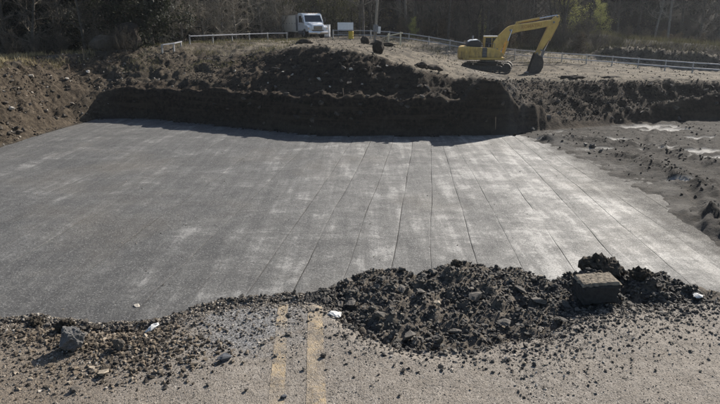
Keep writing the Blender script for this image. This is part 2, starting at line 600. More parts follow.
# soil materials ----------------------------------------------------
def terrain_material():
    M = Mat('soil', .95, .10)
    soil = M.attr('soil')
    sep = M.n('ShaderNodeSeparateColor'); M.put(sep.inputs[0], soil.outputs['Color'])
    n1, n2, n3 = M.noise(.6, 6, .65), M.noise(5, 6, .7), M.noise(22, 4, .7)
    litter = M.ramp(n2, [(.3, (.008, .007, .005)), (.7, (.022, .017, .012))])
    dark = M.mix(M.ramp(n2, [(.42, 0), (.7, 1)]), M.ramp(n1, [(.3, (.012, .0098, .0085)), (.7, (.030, .0235, .018))]), (.068, .052, .037))
    brown = M.mix(M.ramp(n2, [(.4, 0), (.68, 1)]), M.ramp(n1, [(.34, (.014, .011, .0085)), (.62, (.044, .034, .025))]), (.10, .080, .058))
    grav = M.mix(M.ramp(n2, [(.35, 0), (.75, 1)]), M.ramp(n1, [(.3, (.072, .061, .047)), (.7, (.150, .128, .098))]), (.205, .176, .136))
    grav = M.mix(M.ramp(M.noise(1.4, 5, .7, M.stretch(1, .35, 1, R(8))), [(.46, 0), (.60, .8)]), grav, (.045, .039, .032))
    mud = M.mix(M.ramp(n2, [(.4, 0), (.7, 1)]), M.ramp(n1, [(.32, (.011, .010, .009)), (.68, (.030, .027, .0235))]), (.052, .044, .036))
    band = M.noise(1.0, 5, .6, M.stretch(.35, .35, 4.5))
    dark = M.mix(M.ramp(band, [(.50, 0), (.62, .7)]), dark, (.064, .049, .035))
    c = M.mix(sep.outputs[0], litter, dark)
    c = M.mix(sep.outputs[1], c, brown)
    c = M.mix(sep.outputs[2], c, grav)
    c = M.mix(soil.outputs['Alpha'], c, mud)
    sheen_dust = M.attr('sheen_dust').outputs['Fac']
    c = M.mix(sheen_dust, c, (.34, .325, .30))  # blends the painted wet sheen and the pad-side dust into the colour
    M.color(c)
    M.rough(M.math('MULTIPLY_ADD', soil.outputs['Alpha'], M.ramp(M.noise(1.1, 4, .6), [(.38, -.36), (.6, -.08)]), .93))
    M.put(M.b.inputs['Specular IOR Level'], M.math('MULTIPLY_ADD', soil.outputs['Alpha'], .08, .08))
    M.bump(n2, .7, .10)
    M.bump(M.noise(12, 5, .75), .8, .06)
    M.bump(n3, .6, .03)
    return M.m


SOIL = terrain_material()
az = np.concatenate([np.arange(-62, -36, .6), np.arange(-36, 36, .12), np.arange(36, 62.1, .6)])
rows = np.concatenate([np.geomspace(2.3, 11, 34)[:-1], np.arange(11, 24, .13), np.arange(24, 42, .125), np.arange(42, 62, .3), np.arange(62, 84, .7), np.arange(84, 190, 3.5)])
A_, R_ = np.meshgrid(np.tan(np.radians(az)), rows)
TX, TY = A_ * R_ , R_                            # rows of constant distance ahead
TZ, soil4, sheen_dust, _, _ = height(TX, TY, True)
nr, nc = TX.shape
idx = np.arange(nr * nc).reshape(nr, nc)
F = np.stack([idx[:-1, :-1], idx[:-1, 1:], idx[1:, 1:], idx[1:, :-1]], -1).reshape(-1, 4)
me = mesh_np('terrain', np.stack([TX, TY, TZ], -1).reshape(-1, 3), F, True)
a = me.attributes.new('soil', 'FLOAT_COLOR', 'POINT'); a.data.foreach_set('color', soil4.astype(np.float32).ravel())
a = me.attributes.new('sheen_dust', 'FLOAT', 'POINT'); a.data.foreach_set('value', sheen_dust.astype(np.float32).ravel())
terrain = tag(link('terrain', me, None, [SOIL]), kind='structure')


def hz(x, y):
    return float(height(np.array([float(x)]), np.array([float(y)]))[0])


g_ = bmesh.new()
bmesh.ops.create_circle(g_, cap_ends=True, radius=400, segments=64)
for v in g_.verts: v.co.z = -6
ground = tag(bm_obj('ground', g_, mottled('leaf_litter_ground', (.02, .017, .012), (.05, .04, .028), .5)), kind='structure')


# ------------------------------------------------------------------ compacted floor in strips
def floor_material():
    M = Mat('compacted_stone', .66, .4)
    ac = M.stretch(.75, 1, 1, R(14))
    run = M.stretch(2.6, .22, 1, R(-7))
    big = M.noise(.16, 4, .6)
    blot = M.noise(.62, 10, .76, ac, .5)
    mid2 = M.noise(2.0, 9, .78, ac, .3)
    streak = M.noise(1.0, 5, .65, run)
    fine = M.noise(20, 4, .85)
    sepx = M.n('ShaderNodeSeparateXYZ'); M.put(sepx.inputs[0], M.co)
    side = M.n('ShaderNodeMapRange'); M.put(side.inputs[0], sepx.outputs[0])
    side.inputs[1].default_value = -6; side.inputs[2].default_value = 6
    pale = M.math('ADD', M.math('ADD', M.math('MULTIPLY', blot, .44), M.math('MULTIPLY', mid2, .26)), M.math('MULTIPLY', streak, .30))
    pale = M.math('ADD', pale, M.math('MULTIPLY_ADD', side.outputs[0], .058, -.026))  # paler to the right: dust, and sun glare painted into the colour
    pale = M.math('ADD', pale, M.math('MULTIPLY_ADD', M.random(), .05, -.025))
    c = M.ramp(pale, [(.42, (.052, .051, .050)), (.49, (.080, .078, .074)), (.53, (.112, .109, .103)), (.57, (.215, .209, .197))])
    c = M.mix(M.ramp(big, [(.52, 0), (.66, .45)]), c, (.112, .097, .077))
    edge = M.n('ShaderNodeMapRange'); M.put(edge.inputs[0], M.math('ADD', sepx.outputs[0], M.math('MULTIPLY', M.noise(.5, 5, .7), 3.2)))
    edge.inputs[1].default_value = 9.3; edge.inputs[2].default_value = 10.9
    c = M.mix(edge.outputs[0], c, M.ramp(mid2, [(.35, (.034, .032, .030)), (.65, (.085, .079, .07))]))
    c = M.mix(M.ramp(fine, [(.38, .85), (.53, 0)]), c, (.030, .030, .030))
    c = M.mix(M.ramp(M.voro(44, 'Color'), [(.72, 0), (.86, .45)]), c, (.27, .265, .255))
    M.color(c)
    M.rough(M.ramp(pale, [(.42, .80), (.58, .60)]))
    M.put(M.b.inputs['Specular IOR Level'], M.math('MULTIPLY_ADD', edge.outputs[0], -.36, .42))
    M.bump(blot, .6, .06)
    M.bump(mid2, .5, .035)
    M.bump(fine, .9, .02)
    return M.m


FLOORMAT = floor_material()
floor_root = tag(empty('pit_floor', (0, 0, FLOOR)), kind='structure')
near_x = [-1.28, -.25, .83, 1.77, 2.91, 3.98, 5.2, 6.42, 7.6, 8.75, 9.8, 10.9]
far_x = [.04, 1.12, 2.15, 3.11, 3.84, 4.62, 6.05, 7.25, 8.1, 8.9, 9.9, 10.9]
for k in range(22):
    wdt = 1.03 + random.uniform(-.12, .12)
    near_x.insert(0, near_x[0] - wdt); far_x.insert(0, far_x[0] - wdt * 1.0)
ys = np.concatenate([np.arange(6.5, 37, .35)])
seam_w = [random.choice((.010, .014, .018)) for _ in near_x]
for q in range(22, len(near_x)): seam_w[q] = random.choice((.012, .016, .021))
seam_phase = [random.uniform(0, 60) for _ in near_x]


def seam(i, y):
    t = (y - 12.94) / 10.9
    x = near_x[i] + (far_x[i] - near_x[i]) * t
    bend = .25 * np.clip(t - .3, 0, 2) ** 2 * (near_x[i] > 1) * -1 * np.clip((near_x[i] - 1) / 4, 0, 1)
    x = x + bend + .065 * perlin(y * .22 + seam_phase[i], y * 0 + i * 1.7) + .018 * perlin(y * 1.3 + seam_phase[i], y * 0 + i)
    return x


def seam_gap(i, y):
    return seam_w[i] * .5 * np.clip(.75 + 1.6 * perlin(y * .45 + seam_phase[i], y * 0 + 3.3 * i), .06, 1.7)


for i in range(len(near_x) - 1):
    xl, xr = seam(i, ys) + seam_gap(i, ys), seam(i + 1, ys) - seam_gap(i + 1, ys)
    ts = np.array([0, .04, .5, .96, 1.0])
    X = xl[:, None] + (xr - xl)[:, None] * ts
    Y = np.repeat(ys[:, None], 5, 1)
    s_, _ = foot_dist(X, Y)
    lift = random.uniform(-.004, .004)
    Z = floor_z(X, Y) - FLOOR + lift + np.array([-.003, 0, .002, 0, -.003])
    ok = (s_[:, 2] < -.02) & (xr - xl > .06)
    n_ = int(ok.sum())
    if n_ < 3: continue
    # the strip runs to the foot of the bank: keep rows inside, contiguous run
    w_ = np.where(ok)[0]
    sl = slice(w_[0], w_[-1] + 1)
    X, Y, Z = X[sl], Y[sl], Z[sl]
    # front and far skirts and side skirts give each strip thickness
    V = np.stack([X, Y, Z], -1)
    sk0 = V[:, :1].copy(); sk0[..., 2] -= .07
    sk1 = V[:, -1:].copy(); sk1[..., 2] -= .07
    V = np.concatenate([sk0, V, sk1], 1)
    a_, b_ = V.shape[:2]
    id_ = np.arange(a_ * b_).reshape(a_, b_)
    Fq = np.stack([id_[:-1, :-1], id_[:-1, 1:], id_[1:, 1:], id_[1:, :-1]], -1).reshape(-1, 4)
    me = mesh_np('compacted_strip', V.reshape(-1, 3), Fq, False)
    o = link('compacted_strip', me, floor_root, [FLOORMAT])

# ------------------------------------------------------------------ road and its broken edge
def road_material(name='worn_asphalt', paint=False):
    M = Mat(name, .88, .25)
    cell = M.voro(150, 'Color')
    dist = M.voro(150)
    big = M.noise(1.4, 5, .6)
    mid = M.noise(9, 5, .65)
    c = M.ramp(cell, [(.08, (.075, .066, .057)), (.4, (.165, .147, .127)), (.75, (.235, .212, .185)), (.95, (.34, .315, .285))])
    c = M.mix(M.ramp(big, [(.35, .55), (.7, .15)]), c, (.205, .178, .148))
    c = M.mix(M.ramp(mid, [(.35, .5), (.6, 0)]), c, (.115, .096, .076))
    sx = M.n('ShaderNodeSeparateXYZ'); M.put(sx.inputs[0], M.co)
    lf = M.math('ADD', sx.outputs[0], M.math('MULTIPLY', M.noise(2.4, 5, .7), 1.2))
    soilf = M.n('ShaderNodeMapRange'); M.put(soilf.inputs[0], lf); soilf.inputs[1].default_value = -.25; soilf.inputs[2].default_value = -.95
    gd = M.n('ShaderNodeVectorMath', operation='DISTANCE'); M.put(gd.inputs[0], M.co); gd.inputs[1].default_value = (-.66, 3.0, 0)
    gp = M.n('ShaderNodeMapRange'); M.put(gp.inputs[0], M.math('ADD', gd.outputs['Value'], M.math('MULTIPLY', M.noise(6, 5, .7), .6))); gp.inputs[1].default_value = .72; gp.inputs[2].default_value = .50
    grey = M.mix(M.math('MULTIPLY', gp.outputs[0], .75), c, M.ramp(cell, [(.1, (.05, .051, .053)), (.5, (.125, .127, .13)), (.9, (.30, .30, .30))]))
    c = grey
    c = M.mix(M.math('MULTIPLY', soilf.outputs[0], .7), c, M.ramp(M.noise(45, 4, .75), [(.3, (.05, .040, .030)), (.7, (.185, .145, .105))]))
    c = M.mix(M.ramp(M.noise(85, 3, .7), [(.36, .95), (.46, 0)]), c, (.030, .027, .024))
    cw_ = M.n('ShaderNodeVectorMath', operation='ADD'); M.put(cw_.inputs[0], M.co); nz_ = M.n('ShaderNodeTexNoise'); nz_.inputs['Scale'].default_value = 7; nz_.inputs['Detail'].default_value = 5; M.put(nz_.inputs['Vector'], M.co)
    sc_ = M.n('ShaderNodeVectorMath', operation='SCALE'); M.put(sc_.inputs[0], nz_.outputs['Color']); sc_.inputs['Scale'].default_value = .22; M.put(cw_.inputs[1], sc_.outputs[0])
    crack = M.ramp(M.voro(1.9, 'Distance', 'DISTANCE_TO_EDGE', cw_.outputs[0]), [(.0, 1), (.012, 0)])
    crack = M.math('MULTIPLY', crack, M.ramp(M.noise(1.7, 3, .6), [(.48, 0), (.6, .9)]))
    c = M.mix(crack, c, (.028, .025, .022))
    if paint:
        wear = M.math('MULTIPLY', M.ramp(M.noise(60, 4, .8), [(.40, .25), (.58, 1)]), M.ramp(M.noise(9, 5, .75), [(.36, 0), (.56, 1)]))
        wear = M.math('MULTIPLY', wear, M.ramp(M.noise(3.2, 4, .6), [(.34, .10), (.58, .70)]))
        c = M.mix(wear, c, (.37, .27, .145))
    M.color(c)
    M.bump(M.math('SUBTRACT', 1, dist), .55, .006)
    M.bump(M.noise(26, 5, .65), .5, .012)
    return M.m


ROADMAT, PAINTMAT = road_material(), road_material('faded_yellow_paint', True)


def road_top(x, y):
    dip = .012 * fbm(x * 2.2, y * 2.2, 3) + .004 * fbm(x * 14, y * 14, 3)
    return dip - .03 * sstep(.14, 0, edge_y(x) - y) * (.5 + .5 * sstep(-.2, .2, fbm(x * 6, y * 6 + 4, 2)))


xs = np.concatenate([np.arange(-6, -2.6, .12), np.arange(-2.6, 2.7, .014), np.arange(2.7, 6.1, .12)])
tt = np.concatenate([np.linspace(0, .55, 12)[:-1], np.linspace(.55, 1, 92)])
X, T = np.meshgrid(xs, tt)
E = edge_y(X) + .012 * fbm(X * 30, X * 0 + 1, 2)
Y = -8 + (E + 8) * (1 - (1 - T) ** 2.4)
Z = road_top(X, Y)
edge_row = np.stack([X[-1], Y[-1] + .02, np.full(X.shape[1], -.13)], -1)[None]
V = np.concatenate([np.stack([X, Y, Z], -1), edge_row], 0)
id_ = np.arange(V.shape[0] * V.shape[1]).reshape(V.shape[:2])
Fq = np.stack([id_[:-1, :-1], id_[:-1, 1:], id_[1:, 1:], id_[1:, :-1]], -1).reshape(-1, 4)
road = tag(link('road', mesh_np('road', V.reshape(-1, 3), Fq, True), None, [ROADMAT]), kind='structure')
for (b0, b1, t0, t1) in ((268, 284, 278, 288), (306, 326, 308, 322)):
    lo, hi = [at_height(b, 404, 0) for b in (b0, b1)], [at_height(b, 306, 0) for b in (t0, t1)]
    ty = np.linspace(-7, 1, 110); ty = np.concatenate([np.linspace(-6, 2.0, 12), np.linspace(2.05, 3.3, 90)])
    def lx(k, y): return lo[k][0] + (hi[k][0] - lo[k][0]) * (y - lo[k][1]) / (hi[k][1] - lo[k][1])
    n_c = 9
    Xp = np.stack([lx(0, ty) + (lx(1, ty) - lx(0, ty)) * q / (n_c - 1) for q in range(n_c)], 1)
    Yp = np.repeat(ty[:, None], n_c, 1)
    keep = Yp[:-1, :-1] + .03 < edge_y(Xp[:-1, :-1]) - .03
    Zp = road_top(Xp, Yp) + .002
    jag = .005 * perlin(ty * 40, ty * 0 + b0) + .003 * perlin(ty * 110, ty * 0 + b1)
    Xp[:, 0] += jag; Xp[:, -1] += jag[::-1]
    id_ = np.arange(Xp.size).reshape(Xp.shape)
    Fq = np.stack([id_[:-1, :-1], id_[:-1, 1:], id_[1:, 1:], id_[1:, :-1]], -1)[keep]
    link('centre_line', mesh_np('centre_line', np.stack([Xp, Yp, Zp], -1).reshape(-1, 3), Fq, True), road, [PAINTMAT])

Mz = Mat('broken_edge_soil', .95, .2)
cn = Mz.ramp(Mz.noise(24, 6, .7), [(.3, (.045, .039, .033)), (.5, (.10, .085, .068)), (.75, (.18, .15, .12))])
Mz.color(cn).bump(Mz.noise(60, 5, .7), .8, .02)
EDGESOIL = Mz.m
xs = np.concatenate([np.arange(-6, -2.9, .15), np.arange(-2.9, 3.2, .02), np.arange(3.2, 6.1, .15)])
dd = np.concatenate([np.linspace(-.05, 1.3, 90), np.linspace(1.35, 4.6, 26)])
X, D_ = np.meshgrid(xs, dd)
Y = edge_y(X) + D_
Z = near_h(X, Y + 1e-4)
Z = np.where(D_ < 0, -.055, Z)
id_ = np.arange(X.size).reshape(X.shape)
Fq = np.stack([id_[:-1, :-1], id_[:-1, 1:], id_[1:, 1:], id_[1:, :-1]], -1).reshape(-1, 4)
tag(link('broken_road_edge_ground', mesh_np('broken_edge', np.stack([X, Y, Z], -1).reshape(-1, 3), Fq, True), None, [EDGESOIL]), kind='structure')


def near_ground(x, y):
    return np.where(y < edge_y(x), road_top(x, y), near_h(x, y))


# loose stones -----------------------------------------------------
ST_ROAD = tinted('road_grit', [(0, (.045, .040, .036)), (.25, (.125, .107, .088)), (.65, (.27, .235, .19)), (1, (.45, .41, .36))], bscale=200, bdist=.002)
ST_HEAP = tinted('dark_rubble', [(0, (.026, .024, .022)), (.45, (.068, .061, .053)), (.8, (.14, .122, .098)), (1, (.26, .22, .17))], .8, .35, bscale=120, bdist=.006)
ST_BANK = tinted('bank_stones', [(0, (.018, .016, .014)), (.6, (.046, .039, .031)), (.9, (.10, .084, .066)), (1, (.30, .27, .23))], bscale=25, bdist=.02)
ST_LEFT = tinted('brown_stones', [(0, (.028, .022, .017)), (.5, (.075, .058, .042)), (.9, (.17, .14, .105)), (1, (.36, .32, .27))], bscale=25, bdist=.02)


def scatter_near(n, x0, x1, lo, hi, rel='edge'):
    x = rng.uniform(x0, x1, n)
    e, c = edge_y(x), np.maximum(crest_y(x), edge_y(x) + .05)
    t = rng.uniform(lo, hi, n) if rel == 'band' or lo > -.3 else hi + (lo - hi) * rng.beta(1, 1.9, n)
    y = e + (c - e) * t if rel == 'band' else e + t
    return np.stack([x, y, near_ground(x, y)], 1)


# grit on the road, denser to the broken edge and on the right shoulder
n = 15000
x = rng.uniform(-2.3, 2.6, n); y = edge_y(x) - rng.beta(1, 1.3, n) * 1.4
gx = np.stack([x, y, road_top(x, y)], 1)
dens = .5 + .5 * sstep(-.15, .25, fbm(x * 2.5, y * 2.5, 3)) + .6 * (x > 1.0) + .5 * (x < -.75)
keep = rng.random(n) < dens * .8
gx = gx[keep]
stones('road_grit', gx, .004 + .008 * rng.random(len(gx)) ** 2.5, ST_ROAD, tint=np.clip(rng.beta(1.1, 1.0, len(gx)), 0, 1))
P = np.concatenate([scatter_near(4200, -2.6, -.3, -.12, .25), scatter_near(4500, -2.6, -.2, -.03, .075), scatter_near(4200, -2.3, -.3, -.75, .0), scatter_near(2200, .75, 2.6, -.7, .0), scatter_near(900, 1.0, 2.6, -.45, .1), scatter_near(700, -1.5, .1, -.6, -.02), scatter_near(250, .0, 1.2, -.3, .0)])
stones('edge_gravel', P, .006 + .020 * rng.random(len(P)) ** 3, ST_ROAD, tint=rng.beta(1.0, 1.35, len(P)))
P = np.concatenate([scatter_near(15000, -.35, 2.25, -.02, 1.25, 'band'), scatter_near(700, -.3, 2.0, -.36, .02), scatter_near(350, -2.6, -.3, .0, .3), scatter_near(700, 1.15, 2.3, -.2, .1)])
stones('heap_rubble', P, .009 + .034 * rng.random(len(P)) ** 2.6, ST_HEAP, tint=rng.beta(1.2, 2.0, len(P)))


# crumbled dirt and broken asphalt over the left end of the road
parts_ = []
for px, py, sx_, sy_, n_c in ((75, 338, .17, .07, 900), (120, 340, .16, .09, 1000), (40, 335, .16, .05, 500), (160, 352, .20, .13, 900), (105, 362, .25, .12, 600)):
    cx_, cy_, _ = at_height(px, py, 0)
    parts_.append(np.stack([rng.normal(cx_, sx_, n_c), rng.normal(cy_, sy_, n_c)], 1))
Q = np.concatenate(parts_)
Q = Q[Q[:, 1] < edge_y(Q[:, 0]) + .06]
pile = .03 * np.exp(-((Q[:, 0] + .95) / .3) ** 2) * rng.random(len(Q))
Q = np.c_[Q, near_ground(Q[:, 0], Q[:, 1]) + pile * sstep(-.25, -.02, Q[:, 1] - edge_y(Q[:, 0]))]
ST_CRUMB = tinted('crumbled_dirt', [(0, (.030, .026, .022)), (.35, (.085, .068, .050)), (.75, (.19, .150, .108)), (1, (.33, .28, .22))], bscale=120, bdist=.004)
stones('crumbled_dirt', Q, .008 + .036 * rng.random(len(Q)) ** 3, ST_CRUMB, tint=rng.beta(1.2, 1.4, len(Q)))

# stones over the banks
def scatter_bank(n, xr, yr, cond):
    x = rng.uniform(*xr, n); y = rng.uniform(*yr, n)
    z, soil, si, s, arc = height(x, y, True)
    k = cond(x, y, s, soil, arc)
    return np.stack([x, y, z], 1)[k]


P = scatter_bank(60000, (-16, 26), (28.5, 41), lambda x, y, s, so, a: (s > .7) & (so[:, 0] > .3) & (rng.random(len(x)) < .35 + .65 * (x > 7)))
P = P[:19000]
stones('bank_rubble', P, .035 + .17 * rng.random(len(P)) ** 4, ST_BANK, tint=rng.beta(1.3, 1.6, len(P)))
P = scatter_bank(140000, (-27, -9), (23, 42), lambda x, y, s, so, a: (s > .02) & (so[:, 1] > .3) & (s < 9) & (fbm(x * .6, y * .6, 4, .6) + rng.uniform(-.25, .25, len(x)) > -.02))[:14000]
stones('brown_rubble', P, .025 + .19 * rng.random(len(P)) ** 5, ST_LEFT, tint=np.where(rng.random(len(P)) < .12, 1.0, rng.beta(1.2, 1.7, len(P))))
P = scatter_bank(6000, (-20, 30), (34, 62), lambda x, y, s, so, a: (so[:, 2] > .6))[:3200]
fx_ = rng.uniform(-16, 9, 9000); fy_ = rng.uniform(28.5, 36, 9000)
fs_, _ = foot_dist(fx_, fy_)
fk = (fs_ > -.45) & (fs_ < .35) & (fbm(fx_ * .5, fy_ * .5, 3) + rng.uniform(-.3, .3, 9000) > .05)
Q = np.stack([fx_, fy_, np.maximum(height(fx_, fy_), np.where(fs_ < -.02, floor_z(fx_, fy_), -9))], 1)[fk]
stones('foot_debris', Q, .03 + .28 * rng.random(len(Q)) ** 4, ST_BANK, tint=rng.beta(1.2, 1.8, len(Q)))
stones('plateau_stones', P, .04 + .16 * rng.random(len(P)) ** 3, ST_LEFT, tint=rng.beta(1.2, 1.6, len(P)))
P = scatter_bank(9000, (7, 26), (14, 36), lambda x, y, s, so, a: (so[:, 3] > .6) & (x > right_limit(y) + .3))
P = P[rng.random(len(P)) < .15 + .85 * sstep(1.0, .2, np.minimum(poly_dist(RIDGE, P[:, 0], P[:, 1]), poly_dist(RIDGE2, P[:, 0], P[:, 1])))]
stones('mud_clods', P, .04 + .16 * rng.random(len(P)) ** 3, ST_BANK, tint=rng.beta(1.3, 1.6, len(P)))
P = np.stack([rng.uniform(-18, 8, 500), rng.uniform(9.5, 27, 500)], 1)
P = np.c_[P, floor_z(P[:, 0], P[:, 1])]
stones('floor_crumbs', P, .015 + .05 * rng.random(500) ** 3, ST_ROAD, tint=rng.random(500))
x = rng.uniform(14, 34, 5000); y = rng.uniform(49, 57, 5000)
P = np.stack([x, y, height(x, y)], 1)
base = upper(x, y)
P = P[(P[:, 2] - base) > .25][:1800]
stones('spoil_heap_stones', P, .06 + .25 * rng.random(len(P)) ** 2.5, ST_BANK, tint=rng.beta(1.6, 1.2, len(P)))

# ------------------------------------------------------------------ rocks one can pick out
ICO = bmesh.new(); bmesh.ops.create_icosphere(ICO, subdivisions=4, radius=.5)


def lump_mesh(name, seed, amp=.35, freq=1.6, sc=(1, 1, 1), flat=False):
    from mathutils import noise as mn
    bm = ICO.copy()
    for v in bm.verts:
        d = v.co.normalized()
        k = 1 + amp * mn.noise(d * freq + Vector((seed * 3.1, seed * 1.7, 0))) + amp * .45 * mn.noise(d * freq * 2.7 + Vector((seed, 9, 2))) + amp * .26 * mn.noise(d * freq * 6 + Vector((seed, 1, 5))) + amp * .2 * mn.noise(d * freq * 13 + Vector((seed, 4, 5))) + amp * .13 * mn.noise(d * freq * 27 + Vector((2, seed, 5)))
        v.co = Vector((d.x * sc[0], d.y * sc[1], d.z * sc[2])) * .5 * k
    me = bpy.data.meshes.new(name)
    bm.to_mesh(me); bm.free()
    for p in me.polygons: p.use_smooth = not flat
    return me


def rough_chunk_mesh(name, seed, n=12, squash=(1, .8, .65), cuts=1, rough=.05):
    """angular broken piece with crumbly faces"""
    rnd = random.Random(seed)
    bm = hull_rock(n, squash, rnd)
    bmesh.ops.subdivide_edges(bm, edges=bm.edges[:], cuts=cuts, use_grid_fill=True)
    for v in bm.verts:
        v.co += Vector((rnd.gauss(0, 1), rnd.gauss(0, 1), rnd.gauss(0, 1))) * rough * .5
    bmesh.ops.triangulate(bm, faces=bm.faces)
    me = bpy.data.meshes.new(name)
    bm.to_mesh(me); bm.free()
    return me


ASPH = mottled('broken_asphalt', (.040, .036, .032), (.16, .14, .118), 28, .82, .35, 130, .7, .006, vary=.8)
ASPH_BLUE = mottled('bluish_asphalt', (.030, .034, .042), (.085, .092, .108), 26, .7, .4, 120, .7, .006, vary=.4)
TANROCK = mottled('tan_rock', (.20, .165, .12), (.42, .36, .28), 10, .85, .3, 90, .5, .006, vary=.4)
WHITEROCK = mottled('pale_concrete', (.42, .41, .39), (.68, .67, .64), 9, .85, .3, 80, .5, .006, vary=.2)
DARKEARTH = mottled('dark_earth', (.022, .018, .015), (.060, .048, .037), 5, .95, .15, 14, .9, .05, vary=.5)
BOULDER = mottled('earthy_boulder', (.045, .037, .03), (.11, .09, .07), 3, .92, .2, 10, .9, .05, vary=.4)
LUMPM = mottled('crumbly_earth', (.030, .026, .021), (.13, .108, .083), 22, .95, .15, 70, 1, .012, vary=.3)
BANKROCK = mottled('bank_rock', (.035, .03, .026), (.11, .092, .074), 3, .9, .25, 12, .8, .03, vary=.9)
PALEROCK = mottled('pale_bank_stone', (.28, .25, .21), (.5, .46, .40), 3, .85, .3, 12, .6, .02, vary=.3)

CH = [rough_chunk_mesh('chunk', 40 + i, random.choice((10, 12, 15)), (1, random.uniform(.65, .95), random.uniform(.5, .85)), 1, .06) for i in range(10)]
CHB = []
for m in CH:
    m.materials.append(ASPH)
TANM = [rough_chunk_mesh('stone', 80 + i, 16, (1, .8, .6), 1, .03) for i in range(3)]
for m in TANM: m.materials.append(TANROCK)


def fractured_mesh(name, seed, n=16, squash=(1, .85, .8), amp=.10):
    """broken lump: angular body with a crumbling, pitted surface"""
    from mathutils import noise as mn
    bm = hull_rock(n, squash, random.Random(seed))
    for _ in range(3):
        bmesh.ops.subdivide_edges(bm, edges=bm.edges[:], cuts=1, use_grid_fill=True)
        bmesh.ops.triangulate(bm, faces=bm.faces)
    bm.normal_update()
    off = Vector((seed * 1.3, seed * .7, 3))
    for v in bm.verts:
        c = v.co
        k = amp * (mn.noise(c * 5 + off) + .6 * mn.noise(c * 11 + off) + .45 * mn.noise(c * 24 + off) + .3 * mn.noise(c * 50 + off))
        v.co = c + v.normal * k * .6
    me = bpy.data.meshes.new(name)
    bm.to_mesh(me); bm.free()
    return me


def put_rock(name, me, x, y, size, label, cat, group=None, z=None, sink=.2, tilt=.5, scale=None, rz=None):
    o = link(name, me)
    zz = float(near_ground(np.array([x]), np.array([y]))[0]) if z is None else z
    s = scale or (size, size, size)
    o.scale = s
    o.rotation_euler = (random.uniform(-tilt, tilt), random.uniform(-tilt, tilt), random.uniform(0, 6.28) if rz is None else rz)
    o.location = (x, y, zz + s[2] * sink)
    return tag(o, label, cat, group)


def taken_far(pts, x, y, d):
    return all((x - a) ** 2 + (y - b) ** 2 > d * d for a, b in pts)


pts = []
cnt = 0
while cnt < 215:
    x = random.uniform(-.33, 1.9)
    e, c = float(edge_y(np.array([x]))[0]), float(crest_y(np.array([x]))[0])
    if c - e < .08: continue
    y = e + (c - e) * random.uniform(.03, 1.1)
    sz = random.choice((.026, .030, .034, .038, .044, .05, .06, .075))
    if not taken_far(pts, x, y, sz * .8): continue
    pts.append((x, y)); cnt += 1
    put_rock('asphalt_chunk', random.choice(CH), x, y, sz, 'black broken asphalt chunk in the rubble heap filling the broken road edge', 'asphalt chunk', 'asphalt chunks in the rubble heap')
for i in range(38):
    x = random.uniform(-2.3, -.3); y = float(edge_y(np.array([x]))[0]) + random.uniform(-.10, .10)
    put_rock('asphalt_chunk', random.choice(CH), x, y, random.uniform(.03, .06), 'small dark asphalt chunk in the gravelly crumbled rim left of the yellow lines', 'asphalt chunk', 'chunks along the crumbled rim')
for i in range(30):
    x = random.uniform(1.25, 2.35); y = float(edge_y(np.array([x]))[0]) + random.uniform(-.12, .16)
    put_rock('asphalt_chunk', random.choice(CH), x, y, random.uniform(.025, .055), 'dark asphalt lump strewn on the gravel beside the square block', 'asphalt chunk', 'lumps strewn beside the block')


def road_pt(px, py):
    return at_height(px, py, 0)[:2]


# stray chunks on the road surface, each read off the photograph
strays = [(75, 391, .045), (118, 384, .03), (165, 388, .035), (247, 391, .03), (208, 386, .028), (226, 331, .026), (264, 345, .03), (276, 356, .034),
          (288, 336, .038), (304, 369, .032), (323, 357, .04), (327, 369, .026), (290, 317, .034), (394, 366, .026), (402, 363, .022), (486, 369, .02),
          (493, 373, .026), (499, 374, .018), (400, 396, .024), (518, 393, .018), (350, 352, .02), (560, 352, .02), (610, 349, .03), (577, 350, .026),
          (640, 338, .024), (690, 352, .022), (655, 372, .02), (186, 377, .03), (203, 367, .025), (214, 346, .026)]
for px, py, sz in strays:
    x, y = road_pt(px, py)
    put_rock('asphalt_chunk', random.choice(CH), x, y, sz * 1.15, 'small black asphalt crumb lying loose on the flat tan road surface', 'asphalt chunk', 'crumbs lying on the road')
for px, py, sz in [(524, 365, .035), (586, 372, .022), (452, 372, .018), (632, 360, .024), (672, 344, .026), (700, 372, .022), (60, 372, .02), (150, 368, .024), (470, 390, .016)]:
    x, y = road_pt(px, py)
    put_rock('pebble', random.choice(TANM), x, y, sz, 'rounded tan pebble lying on the tan road surface', 'pebble', 'tan pebbles on the road')

SL = [rough_chunk_mesh('slab', 330 + i, 13, (1, .75, .32), 1, .03) for i in range(4)]
for m in SL: m.materials.append(ASPH)
for px, py, sz in [(352, 300, .12), (378, 316, .11), (410, 332, .13), (476, 300, .14), (505, 318, .11), (540, 300, .13), (560, 318, .10), (420, 296, .11), (455, 326, .10), (520, 290, .12), (402, 290, .10), (632, 298, .10), (658, 290, .09)]:
    x, y = road_pt(px, py)
    put_rock('asphalt_fragment', random.choice(SL), x, y, sz, 'flat broken asphalt piece larger than the chunks around it in the rubble heap', 'asphalt fragment', 'flat pieces in the rubble heap', sink=.25, tilt=.45)
x, y = road_pt(225, 361)
o = put_rock('asphalt_chunk', rough_chunk_mesh('chunk', 301, 13, (1, .8, .6)), x, y, .085, 'bluish-grey asphalt chunk on the road left of the yellow lines', 'asphalt chunk'); o.data.materials.append(ASPH_BLUE)
x, y = road_pt(284, 398)
o = put_rock('asphalt_chunk', rough_chunk_mesh('chunk', 302, 12, (1, .6, .4)), x, y, .05, 'small bluish chip between the yellow lines at the bottom edge', 'asphalt chunk'); o.data.materials.append(ASPH_BLUE)
x, y = road_pt(252, 311)
